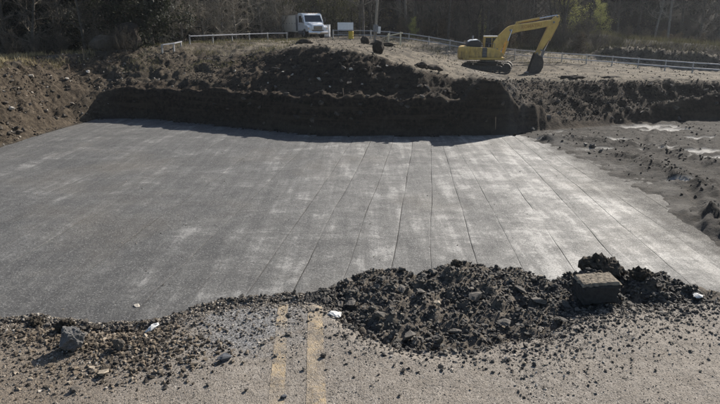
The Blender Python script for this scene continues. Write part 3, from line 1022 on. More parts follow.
o = put_rock('asphalt_chunk', random.choice(CH), x, y, .075, 'black chunk on the pale rim just left of the yellow lines', 'asphalt chunk')
x, y = road_pt(72, 350)
o = put_rock('asphalt_chunk', fractured_mesh('chunk', 303, 24, (1, .85, .95), .13), x, y, .165, 'big pebbly grey asphalt chunk standing on the left road edge casting a shadow', 'asphalt chunk', tilt=.15, sink=.36); o.data.materials.append(mottled('pebbly_asphalt', (.06, .058, .056), (.30, .29, .28), 75, .8, .3, 130, 1, .01))
x, y = road_pt(119, 350)
o = put_rock('asphalt_chunk', fractured_mesh('chunk', 304, 16, (.7, .8, 1), .12), x, y, .10, 'upright black chunk right of the big pebbly chunk on the left edge', 'asphalt chunk', sink=.3, tilt=.2); o.data.materials.append(ASPH)
x, y = road_pt(104, 374)
o = put_rock('stone', rough_chunk_mesh('stone', 305, 10, (1, .8, .9), 1, .03), x, y, .085, 'tan pointed stone on the left of the road casting a triangular shadow', 'stone', sink=.3, tilt=.2); o.data.materials.append(TANROCK)
x, y = road_pt(66, 330)
o = put_rock('earth_clod', fractured_mesh('clod', 5, 20, (1, .7, .6), .22), x, y, .15, 'dark brown earth clod on the crest behind the big pebbly chunk', 'clod', sink=.25, tilt=.1); o.data.materials.append(LUMPM)
x, y = road_pt(35, 322)
o = put_rock('earth_clod', fractured_mesh('clod', 8, 20, (1, .7, .5), .22), x, y, .13, 'brown gravelly clod on the far left of the broken rim', 'clod', sink=.15, tilt=.1); o.data.materials.append(LUMPM)
x, y = road_pt(437, 307)
o = put_rock('stone', rough_chunk_mesh('stone', 306, 18, (1, .7, .5), 1, .02), x, y, .075, 'single tan stone lying in the middle of the dark rubble heap', 'stone', sink=.5, tilt=.2); o.data.materials.append(TANROCK)
x, y = road_pt(335, 313)
o = put_rock('concrete_fragment', rough_chunk_mesh('fragment', 307, 20, (1, .8, .35), 1, .04), x, y, .10, 'white crumbly concrete fragment at the upper end of the right yellow line', 'concrete fragment', sink=.2, tilt=.15); o.data.materials.append(WHITEROCK)
x, y = road_pt(153, 331)
o = put_rock('concrete_fragment', rough_chunk_mesh('fragment', 308, 16, (1, .4, .3), 1, .04), x, y, .13, 'long white concrete sliver on the rim left of the yellow lines', 'concrete fragment', sink=.25, tilt=.1, rz=R(55)); o.data.materials.append(WHITEROCK)
x, y = road_pt(698, 296)
o = put_rock('concrete_fragment', rough_chunk_mesh('fragment', 309, 16, (1, .7, .3), 1, .04), x, y, .09, 'flat white fragment at the far right of the broken rim', 'concrete fragment', sink=.3, tilt=.1, rz=0); o.data.materials.append(WHITEROCK)
# earth lumps crowning the heap
for px, py, sz, sd, lab in [(457, 270, .15, 21, 'large crumbly earth lump crowning the middle of the rubble heap'), (602, 273, .33, 25, 'dark crumbly earth lump standing behind the square block'),
                            (640, 282, .20, 23, 'brown crumbly lump immediately right of the square block')]:
    x, y = road_pt(px, py)
    m_ = fractured_mesh('lump', sd, 26, (1, .8, .75), .22)
    m_.materials.append(LUMPM)
    put_rock('earth_lump', m_, x, y, sz, lab, 'earth lump', sink=.12, tilt=.15)

# the squared block of road: sawn front face, dusty top
bm = bmesh.new()
bmesh.ops.create_cube(bm, size=1)
bmesh.ops.subdivide_edges(bm, edges=bm.edges[:], cuts=9, use_grid_fill=True)
from mathutils import noise as mnoise
for v in bm.verts:
    p = v.co.copy()
    p.x *= .245 * (1 + .10 * (p.z - .0)) ; p.y *= .16; p.z *= .130
    k = .004 + .014 * (v.co.y > .2)
    p += Vector((mnoise.noise(v.co * 6), mnoise.noise(v.co * 6 + Vector((7, 0, 0))) * .6, mnoise.noise(v.co * 5 + Vector((0, 9, 0))))) * k
    ed = sum(abs(v.co[q]) > .44 for q in range(3))
    if ed >= 2:
        p *= 1 - max(0, .10 * mnoise.noise(v.co * 9 + Vector((3, 1, 4))) + .03 * (ed - 1))
    v.co = p
bk = empty('asphalt_block')
x, y = road_pt(598, 302)
bk.location = (x + .005, y + .07, .055); bk.rotation_euler = (R(3), R(-3), R(4))
tag(bk, 'squared asphalt block with smooth dark front face and dusty tan top', 'asphalt block')
bmesh.ops.bevel(bm, geom=[e for e in bm.edges if e.calc_face_angle(0) > 1.0], offset=.004, segments=1, affect='EDGES')
bm_obj('core', bm, mottled('sawn_asphalt', (.018, .018, .019), (.040, .039, .038), 45, .8, .3, 160, .5, .004), bk)
bm = bmesh.new()
nX, nY = 18, 11
vs = [[bm.verts.new((-.127 + .254 * i / nX + random.uniform(-.004, .004), -.078 + .156 * j / nY + random.uniform(-.004, .004), .0665 + (.012 if 0 < i < nX and 0 < j < nY else -.004) + random.uniform(0, .007))) for j in range(nY + 1)] for i in range(nX + 1)]
for i in range(nX):
    for j in range(nY):
        bm.faces.new((vs[i][j], vs[i + 1][j], vs[i + 1][j + 1], vs[i][j + 1]))
bm_obj('dusty_top', bm, mottled('dusty_crust', (.075, .063, .049), (.25, .21, .16), 34, .9, .2, 120, .8, .008), bk)

# crumbs lying on the block
rb_ = np.random.default_rng(3)
cr_ = []
for i in range(70):
    V_, F_ = ROCKS[i % len(ROCKS)]
    s_ = .006 + .02 * rb_.random() ** 2
    cr_.append((V_ * s_ + np.array([rb_.uniform(-.115, .115), rb_.uniform(-.04, .075) , .078]), F_))
off_ = np.cumsum([0] + [len(v) for v, f in cr_])[:-1]
o = link('crumb', mesh_np('crumb', np.concatenate([v for v, f in cr_]), np.concatenate([f + k for (v, f), k in zip(cr_, off_)]), False, np.repeat(rb_.random(70), [len(v) for v, f in cr_])), bk, [ST_CRUMB])
o['kind'] = 'stuff'

# stones on the far side
BR = [rough_chunk_mesh('bank_stone', 120 + i, 12, (1, .8, .65), 1, .04) for i in range(6)]
for m in BR: m.materials.append(BANKROCK)
PR = [rough_chunk_mesh('pale_stone', 140 + i, 12, (1, .8, .65), 1, .03) for i in range(3)]
for m in PR: m.materials.append(PALEROCK)


def far_pt(px, py, lo=24, hi=60):
    """where the sight line first meets the terrain"""
    d = np.arange(lo, hi, .04)
    r = ray(px, py)
    X = r.x / r.y * d; Z = EYE + r.z / r.y * d
    h = height(X, d)
    k = np.where(Z <= h)[0]
    k = k[0] if len(k) else len(d) - 1
    return float(X[k]), float(d[k]), float(h[k])


for px, py, sz in [(292, 76, .28), (319, 80.5, .34), (351, 70.5, .36), (283, 73, .2), (387, 67, .22), (378, 67, .2), (345, 60, .2), (330, 88, .2), (362, 86, .2), (268, 84, .16), (428, 88, .2), (235, 72, .22)]:
    x, y, z = far_pt(px, py)
    put_rock('pale_stone', random.choice(PR), x, y, sz, 'pale stone poking out of the dark shaded bank below the truck', 'stone', 'pale stones in the dark bank', z=z)
n_ = 0
while n_ < 90:
    px, py = random.uniform(215, 720), random.uniform(52, 125)
    x, y, z = far_pt(px, py)
    zz, so, si, s, arc = height(np.array([x]), np.array([y]), True)
    if so[0, 0] < .5: continue
    n_ += 1
    put_rock('bank_stone', random.choice(BR), x, y, random.uniform(.22, .5), 'dark brown rock sticking out of the rubble slope of the far bank', 'rock', 'rocks on the far bank', z=z)
n_ = 0
while n_ < 45:
    px, py = random.uniform(0, 110), random.uniform(68, 140)
    x, y, z = far_pt(px, py)
    zz, so, si, s, arc = height(np.array([x]), np.array([y]), True)
    if so[0, 1] < .5: continue
    n_ += 1
    put_rock('bank_stone', random.choice(BR + PR[:1]), x, y, random.uniform(.18, .42), 'brown rock in the sunlit rubble bank at the left of the pit', 'rock', 'rocks in the left bank', z=z)
for i, (px, py, sz) in enumerate([(549, 118.5, .4), (612, 119, .3), (592, 148, .5), (600, 152, .35), (585, 146, .3), (532, 130, .4)]):
    x, y, z = far_pt(px, py)
    put_rock('mud_clod', CH[i], x, y, sz, 'dark clod lying on the mud right of the compacted floor', 'clod', 'clods on the mud', z=z)
x, y, _ = at_height(137, 307, FLOOR)
o = put_rock('stone', rough_chunk_mesh('stone', 310, 16, (1, .7, .4), 1, .03), x, y, .20, 'lone pale-topped stone lying on the grey pit floor at left', 'stone', z=FLOOR, sink=.15, tilt=.1); o.data.materials.append(PALEROCK)
for px, py in ((183, 171), (295, 214), (220, 286)):
    pass


def lump(name, px, py, D, sc, seed, mat, label, cat, amp=.35, lift=.3, rz=0):
    x, y, z = at_depth(px, py, D)
    z = hz(x, y)
    me = lump_mesh(name, seed, amp * .62, 1.7, sc); me.materials.append(mat)
    o = link(name, me); o.location = (x, y, z + sc[2] * lift); o.rotation_euler = (0, 0, rz)
    return tag(o, label, cat)


lump('boulder', 108, 61, 41.5, (2.1, 1.3, 1.25), 2, BOULDER, 'long low grey-brown boulder on the left spur in front of dark woods', 'boulder')
lump('root_ball', 131, 60, 42, (1.7, 1.3, 2.2), 4, DARKEARTH, 'tall rounded root ball right of the low boulder on the left spur', 'root ball', .5)
lump('boulder', 378, 56, 37.5, (.75, .7, .95), 6, DARKEARTH, 'dark upright boulder at the bank edge below the leaning pole', 'boulder', .25, .4)
lump('earth_heap', 305, 45, 46, (1.2, .7, .5), 9, DARKEARTH, 'small dark earth heap on the gravel just in front of the truck', 'earth heap', .6, .15)
lump('earth_heap', 365, 41, 50, (.75, .7, .9), 12, DARKEARTH, 'round dark heap beside the leaning pole at its left', 'earth heap', .4, .25)
lump('earth_heap', 381, 44, 47, (2.0, .8, .4), 13, DARKEARTH, 'low wide dark heap lying across the foot of the leaning pole', 'earth heap', .5, .2)
lump('earth_heap', 432, 74, 36.6, (1.2, .7, .5), 14, DARKEARTH, 'dark dirt heap on the bank edge left of the excavator', 'earth heap', .5, .2)
lump('earth_heap', 421, 70, 36.4, (.8, .7, .5), 15, DARKEARTH, 'smaller dirt heap beside the heap left of the excavator', 'earth heap', .5, .2)
lump('earth_heap', 572, 77, 38, (1.7, .8, .35), 16, DARKEARTH, 'dark dirt heap on the bank edge right of the bucket', 'earth heap', .5, .2)
lump('earth_heap', 611, 78, 38.5, (1.2, .6, .22), 17, DARKEARTH, 'flat dirt ridge farther right along the bank edge', 'earth heap', .5, .2)

# survey stakes
STAKE = mottled('stake_wood', (.22, .15, .10), (.38, .27, .19), 20, .9, .2)
for px, py, h, lab in [(344, 132, .42, 'wooden stake at the foot of the dark bank below the truck'), (78, 113, .6, 'left one of two pinkish stakes on the left bank foot'),
                       (93, 108, .6, 'right one of two pinkish stakes on the left bank foot'), (493, 133, .7, 'wooden stake before the rounded dark cut face')]:
    x, y, z = at_height(px, py, FLOOR)
    if px < 100: y -= .25
    if px > 400: y -= .5
    bm = bmesh.new()
    box(bm, -.025, .025, -.012, .012, -.1, h)
    for v in bm.verts:
        if v.co.z < 0: v.co.x *= .2
    bm.verts.ensure_lookup_table()
    o = bm_obj('survey_stake', bm, STAKE, bevel=.003)
    o.location = (x, y, max(z, hz(x, y))); o.rotation_euler = (0, R(random.uniform(-5, 5)), R(random.uniform(-20, 20)))
    tag(o, lab, 'stake')

# ------------------------------------------------------------------ railings
GALV = mottled('galvanised_steel', (.26, .26, .28), (.40, .40, .43), 3, .5, .5, 8, .1, .003, metallic=.35)
POSTM = mottled('weathered_post', (.22, .21, .20), (.36, .35, .33), 5, .8, .3)


def railing(path, label, rails, spacing, h, thin):
    P = np.array(path)
    L = np.concatenate([[0], np.cumsum(np.hypot(*np.diff(P, axis=0).T))])
    root = empty('guardrail', (P[0, 0], P[0, 1], hz(*P[0])))
    tag(root, label, 'guardrail')
    ox, oy, oz = root.location
    n = int(L[-1] / spacing) + 1
    d = np.linspace(0, L[-1], n)
    X, Y = np.interp(d, L, P[:, 0]), np.interp(d, L, P[:, 1])
    Z = height(X, Y)
    Z = np.convolve(np.pad(Z, 2, 'edge'), np.ones(5) / 5, 'valid')
    post = None
    for i in range(n):
        if post is None:
            bm = bmesh.new(); box(bm, -.05, .05, -.05, .05, -.4, h)
            post = bm_obj('post', bm, POSTM, root, bevel=.008)
            q = post
        else:
            q = post.copy(); COL.objects.link(q)
        q.location = (X[i] - ox, Y[i] - oy, Z[i] - oz)
        q.rotation_euler = (R(random.uniform(-2, 2)), R(random.uniform(-2, 2)), math.atan2(Y[min(i + 1, n - 1)] - Y[max(i - 1, 0)], X[min(i + 1, n - 1)] - X[max(i - 1, 0)]))
    for zr in rails:
        bm = bmesh.new()
        prof = [(-.0, -.15), (.035, -.10), (.0, -.05), (.0, .05), (.035, .10), (.0, .15), (.045, .15), (.075, .10), (.045, .05), (.045, -.05), (.075, -.10), (.045, -.15)]
        if thin: prof = [(0, -.04), (.05, -.04), (.05, .04), (0, .04)]
        ringsv = []
        for i in range(n):
            j0, j1 = max(i - 1, 0), min(i + 1, n - 1)
            t = Vector((X[j1] - X[j0], Y[j1] - Y[j0], 0)).normalized()
            nrm = Vector((t.y, -t.x, 0))             # towards the viewer's side
            ringsv.append([bm.verts.new(Vector((X[i] - ox, Y[i] - oy, Z[i] - oz + zr + b)) + nrm * (a_ + .065)) for a_, b in prof])
        k = len(prof)
        for i in range(n - 1):
            for j in range(k):
                bm.faces.new((ringsv[i][j], ringsv[i + 1][j], ringsv[i + 1][(j + 1) % k], ringsv[i][(j + 1) % k]))
        bm.faces.new(ringsv[0]); bm.faces.new(ringsv[-1][::-1])
        bm_obj('rail', bm, GALV, root)
    return root


RP = [at_depth(333, 39, 60)[:2], at_depth(375, 39.5, 58.5)[:2], at_depth(405, 40, 57)[:2], at_depth(470, 49, 54.5)[:2], at_depth(545, 59.5, 51.5)[:2], at_depth(620, 66, 49)[:2], at_depth(690, 71.5, 47.2)[:2], at_depth(780, 78, 45)[:2]]
railing(RP, 'long two-rail galvanised railing running behind the excavator down to the right', (.36, .78), 2.0, .86, True)
LP = [at_depth(190, 44.3, 47)[:2], at_depth(216, 42, 49.5)[:2], at_depth(258, 40, 55)[:2], at_depth(287, 39, 58)[:2]]
railing(LP, 'thin single-rail guardrail left of the truck at the foot of bare bushes', (.62,), 2.3, .7, True)
LP = [at_depth(162, 47.5, 41)[:2], at_depth(171, 47, 41.5)[:2], at_depth(181, 46, 43)[:2]]
railing(LP, 'short bright white rail section on posts at the left end of the thin guardrail', (.48,), 1.0, .5, True)


# ------------------------------------------------------------------ roadside things
PAINTW = mottled('white_paint', (.66, .66, .66), (.80, .80, .80), 4, .45, .5, 20, .08, .004)
CREAM = mottled('cream_paint', (.72, .69, .62), (.80, .77, .70), 3, .5, .45, 20, .1, .004)
BLACK = mottled('black_plastic', (.015, .015, .016), (.03, .03, .03), 10, .6, .4)
RUBBER = mottled('rubber', (.012, .012, .012), (.035, .032, .03), 12, .85, .3, 40, .4, .01)
DARKGLASS = Mat('dark_glass', .06, .6).color((.012, .016, .022)).m
CHROME = Mat('chrome', .2, .5).color((.5, .5, .52)); CHROME.b.inputs['Metallic'].default_value = .9; CHROME = CHROME.m
LAMPGLASS = Mat('lamp_glass', .12, .6).color((.6, .62, .64)).m
AMBER = Mat('amber_lens', .3, .5).color((.6, .25, .03)).m
STEELG = mottled('grey_steel', (.10, .10, .105), (.20, .20, .21), 6, .55, .5, 20, .2, .005)
WOODP = mottled('pole_wood', (.20, .18, .155), (.34, .31, .27), 9, .85, .25, 40, .4, .01)

# truck: x forward, nose towards the camera and a little right
tx, ty_, tz = at_depth(313.5, 38.4, 62.5)
T = empty('truck', (tx, ty_, hz(tx, ty_)), R(-63))
tag(T, 'white work truck with cream box body parked at the top of the road', 'truck')


def part(name, mat, fn, parent, bevel=0, smooth=False):
    bm = bmesh.new(); fn(bm)
    return bm_obj(name, bm, mat, parent, smooth, bevel)


cab_prof = [(-1.75, .75), (.15, .75), (.25, 1.62), (-.32, 2.40), (-.5, 2.52), (-1.6, 2.55), (-1.75, 2.45)]
cab = part('cab', PAINTW, lambda b: prism(b, cab_prof, -1.08, 1.08), T, .04)


def wind(b):
    z0, z1 = 1.68, 2.33
    x_at = lambda z: .25 + (z - 1.62) * (-.57 / .78)
    for (z, s) in ((z0, .96), (z1, .86)): pass
    v = [(x_at(z0) + .012, -.97, z0), (x_at(z0) + .012, .97, z0), (x_at(z1) + .012, .88, z1), (x_at(z1) + .012, -.88, z1)]
    o = [b.verts.new(p) for p in v]; i = [b.verts.new((p[0] - .03, p[1], p[2] - .01)) for p in v]
    b.faces.new(o); b.faces.new(i[::-1])
    for k in range(4): b.faces.new((o[k], i[k], i[(k + 1) % 4], o[(k + 1) % 4]))


part('windshield', DARKGLASS, wind, T)
for sgn in (-1, 1):
    dr = part('door', PAINTW, lambda b: prism(b, [(-1.35, .85), (-.1, .85), (-.02, 1.6), (-.52, 2.38), (-1.35, 2.38)], sgn * 1.083, sgn * 1.105), T, .006)
    part('window', DARKGLASS, lambda b: prism(b, [(-1.25, 1.62), (-.15, 1.62), (-.58, 2.28), (-1.25, 2.28)], sgn * 1.107, sgn * 1.118), dr)
    part('handle', BLACK, lambda b: box(b, -1.25, -1.08, sgn * 1.12 - .012, sgn * 1.12 + .012, 1.38, 1.42), dr)
hood = part('hood', PAINTW, lambda b: prism(b, [(.1, .85), (1.25, .85), (1.32, 1.2), (1.2, 1.42), (.9, 1.52), (.26, 1.63)], -.72, .72), T, .06)
part('grille', BLACK, lambda b: box(b, 1.27, 1.36, -.46, .46, .93, 1.27), T, .02)
for k in range(4):
    part('grille_bar', CHROME, lambda b: box(b, 1.36, 1.375, -.44, .44, .98 + .075 * k, 1.0 + .075 * k), T)
for sgn in (-1, 1):
    part('fender', PAINTW, lambda b: prism(b, [(-.62, .95), (-.55, .78), (-.42, 1.0), (-.15, 1.1), (.15, 1.1), (.42, 1.0), (.55, .72), (1.22, .72), (1.26, 1.1), (1.0, 1.32), (.3, 1.36), (-.3, 1.2)], sgn * .66, sgn * 1.1), T, .03)
    h_ = part('headlight', LAMPGLASS, lambda b: box(b, 1.2, 1.29, sgn * .8 - .2, sgn * .8 + .2, .92, 1.16), T, .03)
    part('turn_signal', AMBER, lambda b: box(b, 1.2, 1.28, sgn * 1.04 - .03, sgn * 1.04 + .03, .95, 1.12), h_)
    mr = part('mirror', BLACK, lambda b: box(b, .02, .12, sgn * 1.32 - .09, sgn * 1.32 + .09, 1.62, 2.08), T, .03)
    part('mirror_arm', BLACK, lambda b: (tube(b, (0, sgn * 1.06, 2.12), (.07, sgn * 1.34, 2.06), .02, n=6), tube(b, (0, sgn * 1.06, 1.55), (.07, sgn * 1.34, 1.64), .02, n=6)), mr)
part('bumper', CHROME, lambda b: prism(b, [(1.18, .45), (1.42, .45), (1.45, .6), (1.42, .76), (1.18, .76)], -1.12, 1.12), T, .03)
part('licence_plate', PAINTW, lambda b: box(b, 1.455, 1.465, -.16, .16, .52, .66), T)
part('chassis', BLACK, lambda b: (box(b, -6.2, 1.15, -.45, -.35, .55, .75), box(b, -6.2, 1.15, .35, .45, .55, .75)), T)
part('fuel_tank', STEELG, lambda b: tube(b, (-1.6, -.85, .62), (-.65, -.85, .62), .26, n=14), T)
for k in range(5):
    part('roof_marker_light', AMBER, lambda b: box(b, -.62, -.5, -.6 + .3 * k - .05, -.6 + .3 * k + .05, 2.535, 2.58), T, .01)


def wheel(x, y, dual=False):
    w_ = .26
    tyre = part('wheel', RUBBER, lambda b: (tube(b, (x, y - w_ / 2, .5), (x, y + w_ / 2, .5), .5, n=24)), T, .03)
    part('rim', STEELG, lambda b: tube(b, (x, y - w_ / 2 - .012, .5), (x, y + w_ / 2 + .012, .5), .29, n=20), tyre)
    part('hub', CHROME, lambda b: tube(b, (x, y - w_ / 2 - .05, .5), (x, y + w_ / 2 + .05, .5), .1, n=12), tyre)


for x_ in (0, -4.6):
    for y_ in ((-.95, .95) if x_ == 0 else (-1.02, -.7, .7, 1.02)):
        wheel(x_, y_)
bx = part('box_body', CREAM, lambda b: box(b, -6.4, -1.95, -1.2, 1.2, .62, 2.38), T, .03)
for k in range(5):
    dpan = part('locker_door', CREAM, lambda b: box(b, -6.25 + .86 * k, -5.47 + .86 * k, -1.225, -1.2, 1.0 if k in (1, 2) else .8, 2.25), bx, .008)
part('latch', BLACK, lambda b: [box(b, -5.6 + .86 * k, -5.52 + .86 * k, -1.245, -1.225, 1.45, 1.56) for k in range(5)], bx)
part('box_trim', STEELG, lambda b: (box(b, -6.42, -1.93, -1.23, 1.23, 2.385, 2.43), box(b, -1.95, -1.91, -1.22, 1.22, .74, 2.38)), bx)

# sign board, drum, cabinet
x, y, z = at_depth(345.5, 37, 60)
sg = tag(empty('sign_board', (x, y, hz(x, y)), R(4)), 'blank white sign board on two legs right of the truck', 'sign')
part('panel', PAINTW, lambda b: box(b, -.8, .8, -.02, .02, .78, 1.5), sg, .006)
for s_ in (-1, 1):
    part('leg', STEELG, lambda b: box(b, s_ * .74 - .035, s_ * .74 + .035, .022, .09, -.1, 1.55), sg)
part('cross_brace', STEELG, lambda b: box(b, -.7, .7, .03, .08, .45, .52), sg)
x, y, z = at_depth(351, 37, 58.5)
dm = tag(empty('barrel', (x, y, hz(x, y))), 'yellow barrel standing before the blank white sign board', 'barrel')
YEL = mottled('yellow_plastic', (.48, .32, .03), (.62, .43, .06), 4, .55, .4)


def drum(b):
    prof = [(.0, .0), (.27, 0), (.28, .05), (.255, .1), (.25, .3), (.275, .33), (.25, .36), (.25, .6), (.27, .66), (.24, .72), (0, .72)]
    rings = [[b.verts.new((r_ * math.cos(t), r_ * math.sin(t), z_)) for t in np.linspace(0, 2 * math.pi, 19)[:-1]] if r_ > 0 else [b.verts.new((0, 0, z_))] for r_, z_ in prof]
    for A, B in zip(rings, rings[1:]):
        for k in range(18):
            if len(A) == 1: b.faces.new((A[0], B[(k + 1) % 18], B[k]))
            elif len(B) == 1: b.faces.new((A[k], A[(k + 1) % 18], B[0]))
            else: b.faces.new((A[k], A[(k + 1) % 18], B[(k + 1) % 18], B[k]))


part('barrel_body', YEL, drum, dm)
part('barrel_lid', BLACK, lambda b: tube(b, (0, 0, .72), (0, 0, .75), .2, n=16), dm)
x, y, z = at_depth(327, 37.3, 64.5)
cb = tag(empty('cabinet', (x, y, hz(x, y)), R(-8)), 'small white upright cabinet close behind the truck on its right', 'cabinet')
part('cabinet_body', PAINTW, lambda b: box(b, -.33, .33, -.28, .28, .08, 1.28), cb, .02)
part('door', PAINTW, lambda b: box(b, -.29, .29, -.3, -.282, .14, 1.2), cb, .005)
part('plinth', STEELG, lambda b: box(b, -.36, .36, -.31, .31, -.1, .08), cb)
part('cabinet_cap', PAINTW, lambda b: box(b, -.36, .36, -.32, .31, 1.283, 1.33), cb, .01)

# leaning pole
x, y, z = at_depth(374.5, 45, 49)
pl = tag(empty('utility_pole', (x, y, hz(x, y))), 'tall slim grey pole leaning right with a box near its foot', 'pole')
pl.rotation_euler = (0, R(3.5), 0)
part('pole', WOODP, lambda b: tube(b, (0, 0, -.5), (0, 0, 9.2), .13, .085, 12), pl, smooth=True)
part('meter_box', STEELG, lambda b: box(b, -.2, .2, -.30, -.14, 1.05, 1.62), pl, .015)
part('conduit', STEELG, lambda b: tube(b, (.02, -.17, -.3), (.02, -.17, 1.05), .035, n=8), pl)
part('small_box', PAINTW, lambda b: box(b, .13, .42, -.1, .1, .95, 1.5), pl, .015)
part('crossarm', WOODP, lambda b: box(b, -1.1, 1.1, -.20, -.09, 8.4, 8.52), pl, .01)
for s_ in (-1, -.45, .45, 1):
    part('insulator', STEELG, lambda b: tube(b, (s_, -.145, 8.52), (s_, -.145, 8.68), .045, .03, 8), pl)

# little barricade
x, y, z = at_depth(388.5, 40.5, 54)
x2, y2, _ = at_depth(400.5, 41, 53.5)
bc = tag(empty('barricade', (x, y, hz(x, y))), 'low pale wooden barricade with a sloping bar right of the pole', 'barricade')
PALEW = mottled('pale_wood', (.50, .44, .30), (.68, .62, .48), 6, .8, .3)
dx, dy = x2 - x, y2 - y
part('post', PALEW, lambda b: box(b, -.06, .06, -.06, .06, -.2, .85), bc, .005)
part('post', PALEW, lambda b: box(b, dx - .06, dx + .06, dy - .06, dy + .06, -.2, .98), bc, .005)
part('bar', PALEW, lambda b: tube(b, (-.15, -.09, .62), (dx + .15, dy - .09, .9), .055, n=6), bc)

# ------------------------------------------------------------------ excavator: x forward (image right), y away, z up
ex, ey, ez = at_depth(486.5, 73.8, 47.8)
EX = empty('excavator', (ex, ey, hz(ex, ey) + .02))
EX.scale = (.935, .935, .935)
tag(EX, 'yellow crawler excavator resting its bucket on the ground at the bank top', 'excavator')
YP = mottled('excavator_yellow', (.50, .32, .075), (.61, .41, .115), 2.5, .42, .45, 30, .08, .004)
def grimy(name, c0, c1, dirt):
    M = Mat(name, .5, .4)
    c = M.ramp(M.noise(2.2, 5, .6), [(.3, c0), (.7, c1)])
    g = M.n('ShaderNodeSeparateXYZ'); M.put(g.inputs[0], M.co)
    low = M.n('ShaderNodeMapRange'); M.put(low.inputs[0], g.outputs[2]); low.inputs[1].default_value = 2.6; low.inputs[2].default_value = .9
    f = M.math('MULTIPLY_ADD', low.outputs[0], .22, M.noise(3.2, 7, .75, M.stretch(1, 1, .4)))
    c = M.mix(M.ramp(f, [(.50, 0), (.74, .75)]), c, dirt)
    M.color(c); M.rough(M.ramp(f, [(.45, .38), (.7, .85)])); M.bump(M.noise(20, 4, .6), .12, .006)
    return M.m


YP = grimy('excavator_yellow', (.50, .32, .075), (.61, .41, .115), (.16, .12, .075))
YD = mottled('worn_yellow', (.42, .27, .07), (.54, .36, .10), 4, .55, .4, 30, .15, .004)
TRACKM = mottled('track_steel', (.018, .016, .015), (.065, .055, .045), 8, .75, .4, 20, .5, .01)
uc = bpy.data.objects.new('undercarriage', None)
YAW = R(-17)


def rot(p, a=YAW):
    return (p[0] * math.cos(a) - p[1] * math.sin(a), p[0] * math.sin(a) + p[1] * math.cos(a), p[2])


def turned(fn, a=YAW):
    def g(b):
        fn(b)
        for v in b.verts: v.co = Vector(rot(v.co, a))
    return g


def stadium(L, r, zc, n=10):
    pts = []
    for k in range(n + 1):
        t = -math.pi / 2 + math.pi * k / n
        pts.append((L + r * math.cos(t), zc + r * math.sin(t)))
    for k in range(n + 1):
        t = math.pi / 2 + math.pi * k / n
        pts.append((-L + r * math.cos(t), zc + r * math.sin(t)))
    return pts


def track_belt(y0, y1):
    def fn(b):
        a, i = stadium(1.68, .43, .47), stadium(1.68, .37, .47)
        n = len(a)
        rings = [[b.verts.new((p[0], yy, p[1])) for p in P] for yy in (y0, y1) for P in (a, i)]
        o0, i0, o1, i1 = rings
        for k in range(n):
            j = (k + 1) % n
            b.faces.new((o0[k], o0[j], o1[j], o1[k])); b.faces.new((i0[j], i0[k], i1[k], i1[j]))
            b.faces.new((o0[j], o0[k], i0[k], i0[j])); b.faces.new((o1[k], o1[j], i1[j], i1[k]))
    return fn


def shoes(b, y0, y1):
    per = 4 * 1.68 + 2 * math.pi * .44
    for k in range(46):
        d = per * k / 46
        if d < 3.36: c = Vector((-1.68 + d, 0, .47 - .44)); t = 0
        elif d < 3.36 + math.pi * .44:
            t = (d - 3.36) / .44; c = Vector((1.68 + .44 * math.sin(t), 0, .47 - .44 * math.cos(t)))
        elif d < 6.72 + math.pi * .44: c = Vector((1.68 - (d - 3.36 - math.pi * .44), 0, .47 + .44)); t = math.pi
        else:
            t = math.pi + (d - 6.72 - math.pi * .44) / .44; c = Vector((-1.68 + .44 * math.sin(t), 0, .47 - .44 * math.cos(t)))
        vs = box(b, -.09, .09, y0 - .02, y1 + .02, -.012, .022) + box(b, -.02, .02, y0 - .02, y1 + .02, -.035, -.012)
        M_ = Matrix.Translation(c) @ Matrix.Rotation(-t, 4, 'Y')
        for v in vs: v.co = M_ @ v.co


for y0, y1 in ((-1.45, -.85), (.85, 1.45)):
    tr = part('track', TRACKM, turned(track_belt(y0, y1)), EX)
    tag(part('track_shoe', TRACKM, turned(lambda b: shoes(b, y0, y1)), tr), kind='stuff')
    part('track_frame', TRACKM, turned(lambda b: prism(b, [(-1.55, .3), (1.55, .3), (1.6, .5), (1.2, .68), (-1.2, .68), (-1.6, .5)], y0 + .08, y1 - .08)), tr, .02)
    for k, xx in enumerate((-1.68, 1.68)):
        part('sprocket', TRACKM, turned(lambda b: tube(b, (xx, y0 + .05, .47), (xx, y1 - .05, .47), .34, n=18)), tr)
    for k in range(7):
        part('roller', TRACKM, turned(lambda b: tube(b, (-1.2 + .4 * k, y0 + .04, .24), (-1.2 + .4 * k, y1 - .04, .24), .12, n=10)), tr)
part('car_body', TRACKM, turned(lambda b: box(b, -.85, .85, -.85, .85, .4, .95)), EX, .03)
part('slew_ring', STEELG, lambda b: tube(b, (0, 0, .95), (0, 0, 1.16), .65, n=24), EX)
UY = R(-6)
deck = part('deck', YD, turned(lambda b: prism(b, [(-2.2, 1.17), (1.25, 1.17), (1.3, 1.3), (1.25, 1.36), (-2.2, 1.36)], -1.28, 1.28), UY), EX, .02)


def cw(b):
    n = 9
    rows = []
    for z_ in (1.15, 1.3, 1.9, 2.18, 2.27):
        r = []
        ins = {1.15: .12, 1.3: 0, 1.9: 0, 2.18: .06, 2.27: .2}[z_]
        for k in range(n):
            yy = -1.32 + 2.64 * k / (n - 1)
            xx = -2.62 + .55 * (abs(yy) / 1.32) ** 3 + ins
            r.append(b.verts.new((xx, yy * (1 - ins * .15), z_)))
        r += [b.verts.new((-1.7, 1.32 * (1 - ins * .15), z_)), b.verts.new((-1.7, -1.32 * (1 - ins * .15), z_))]
        rows.append(r)
    for A, B in zip(rows, rows[1:]):
        m = len(A)
        for k in range(m): b.faces.new((A[k], A[(k + 1) % m], B[(k + 1) % m], B[k]))
    b.faces.new(rows[0][::-1]); b.faces.new(rows[-1])


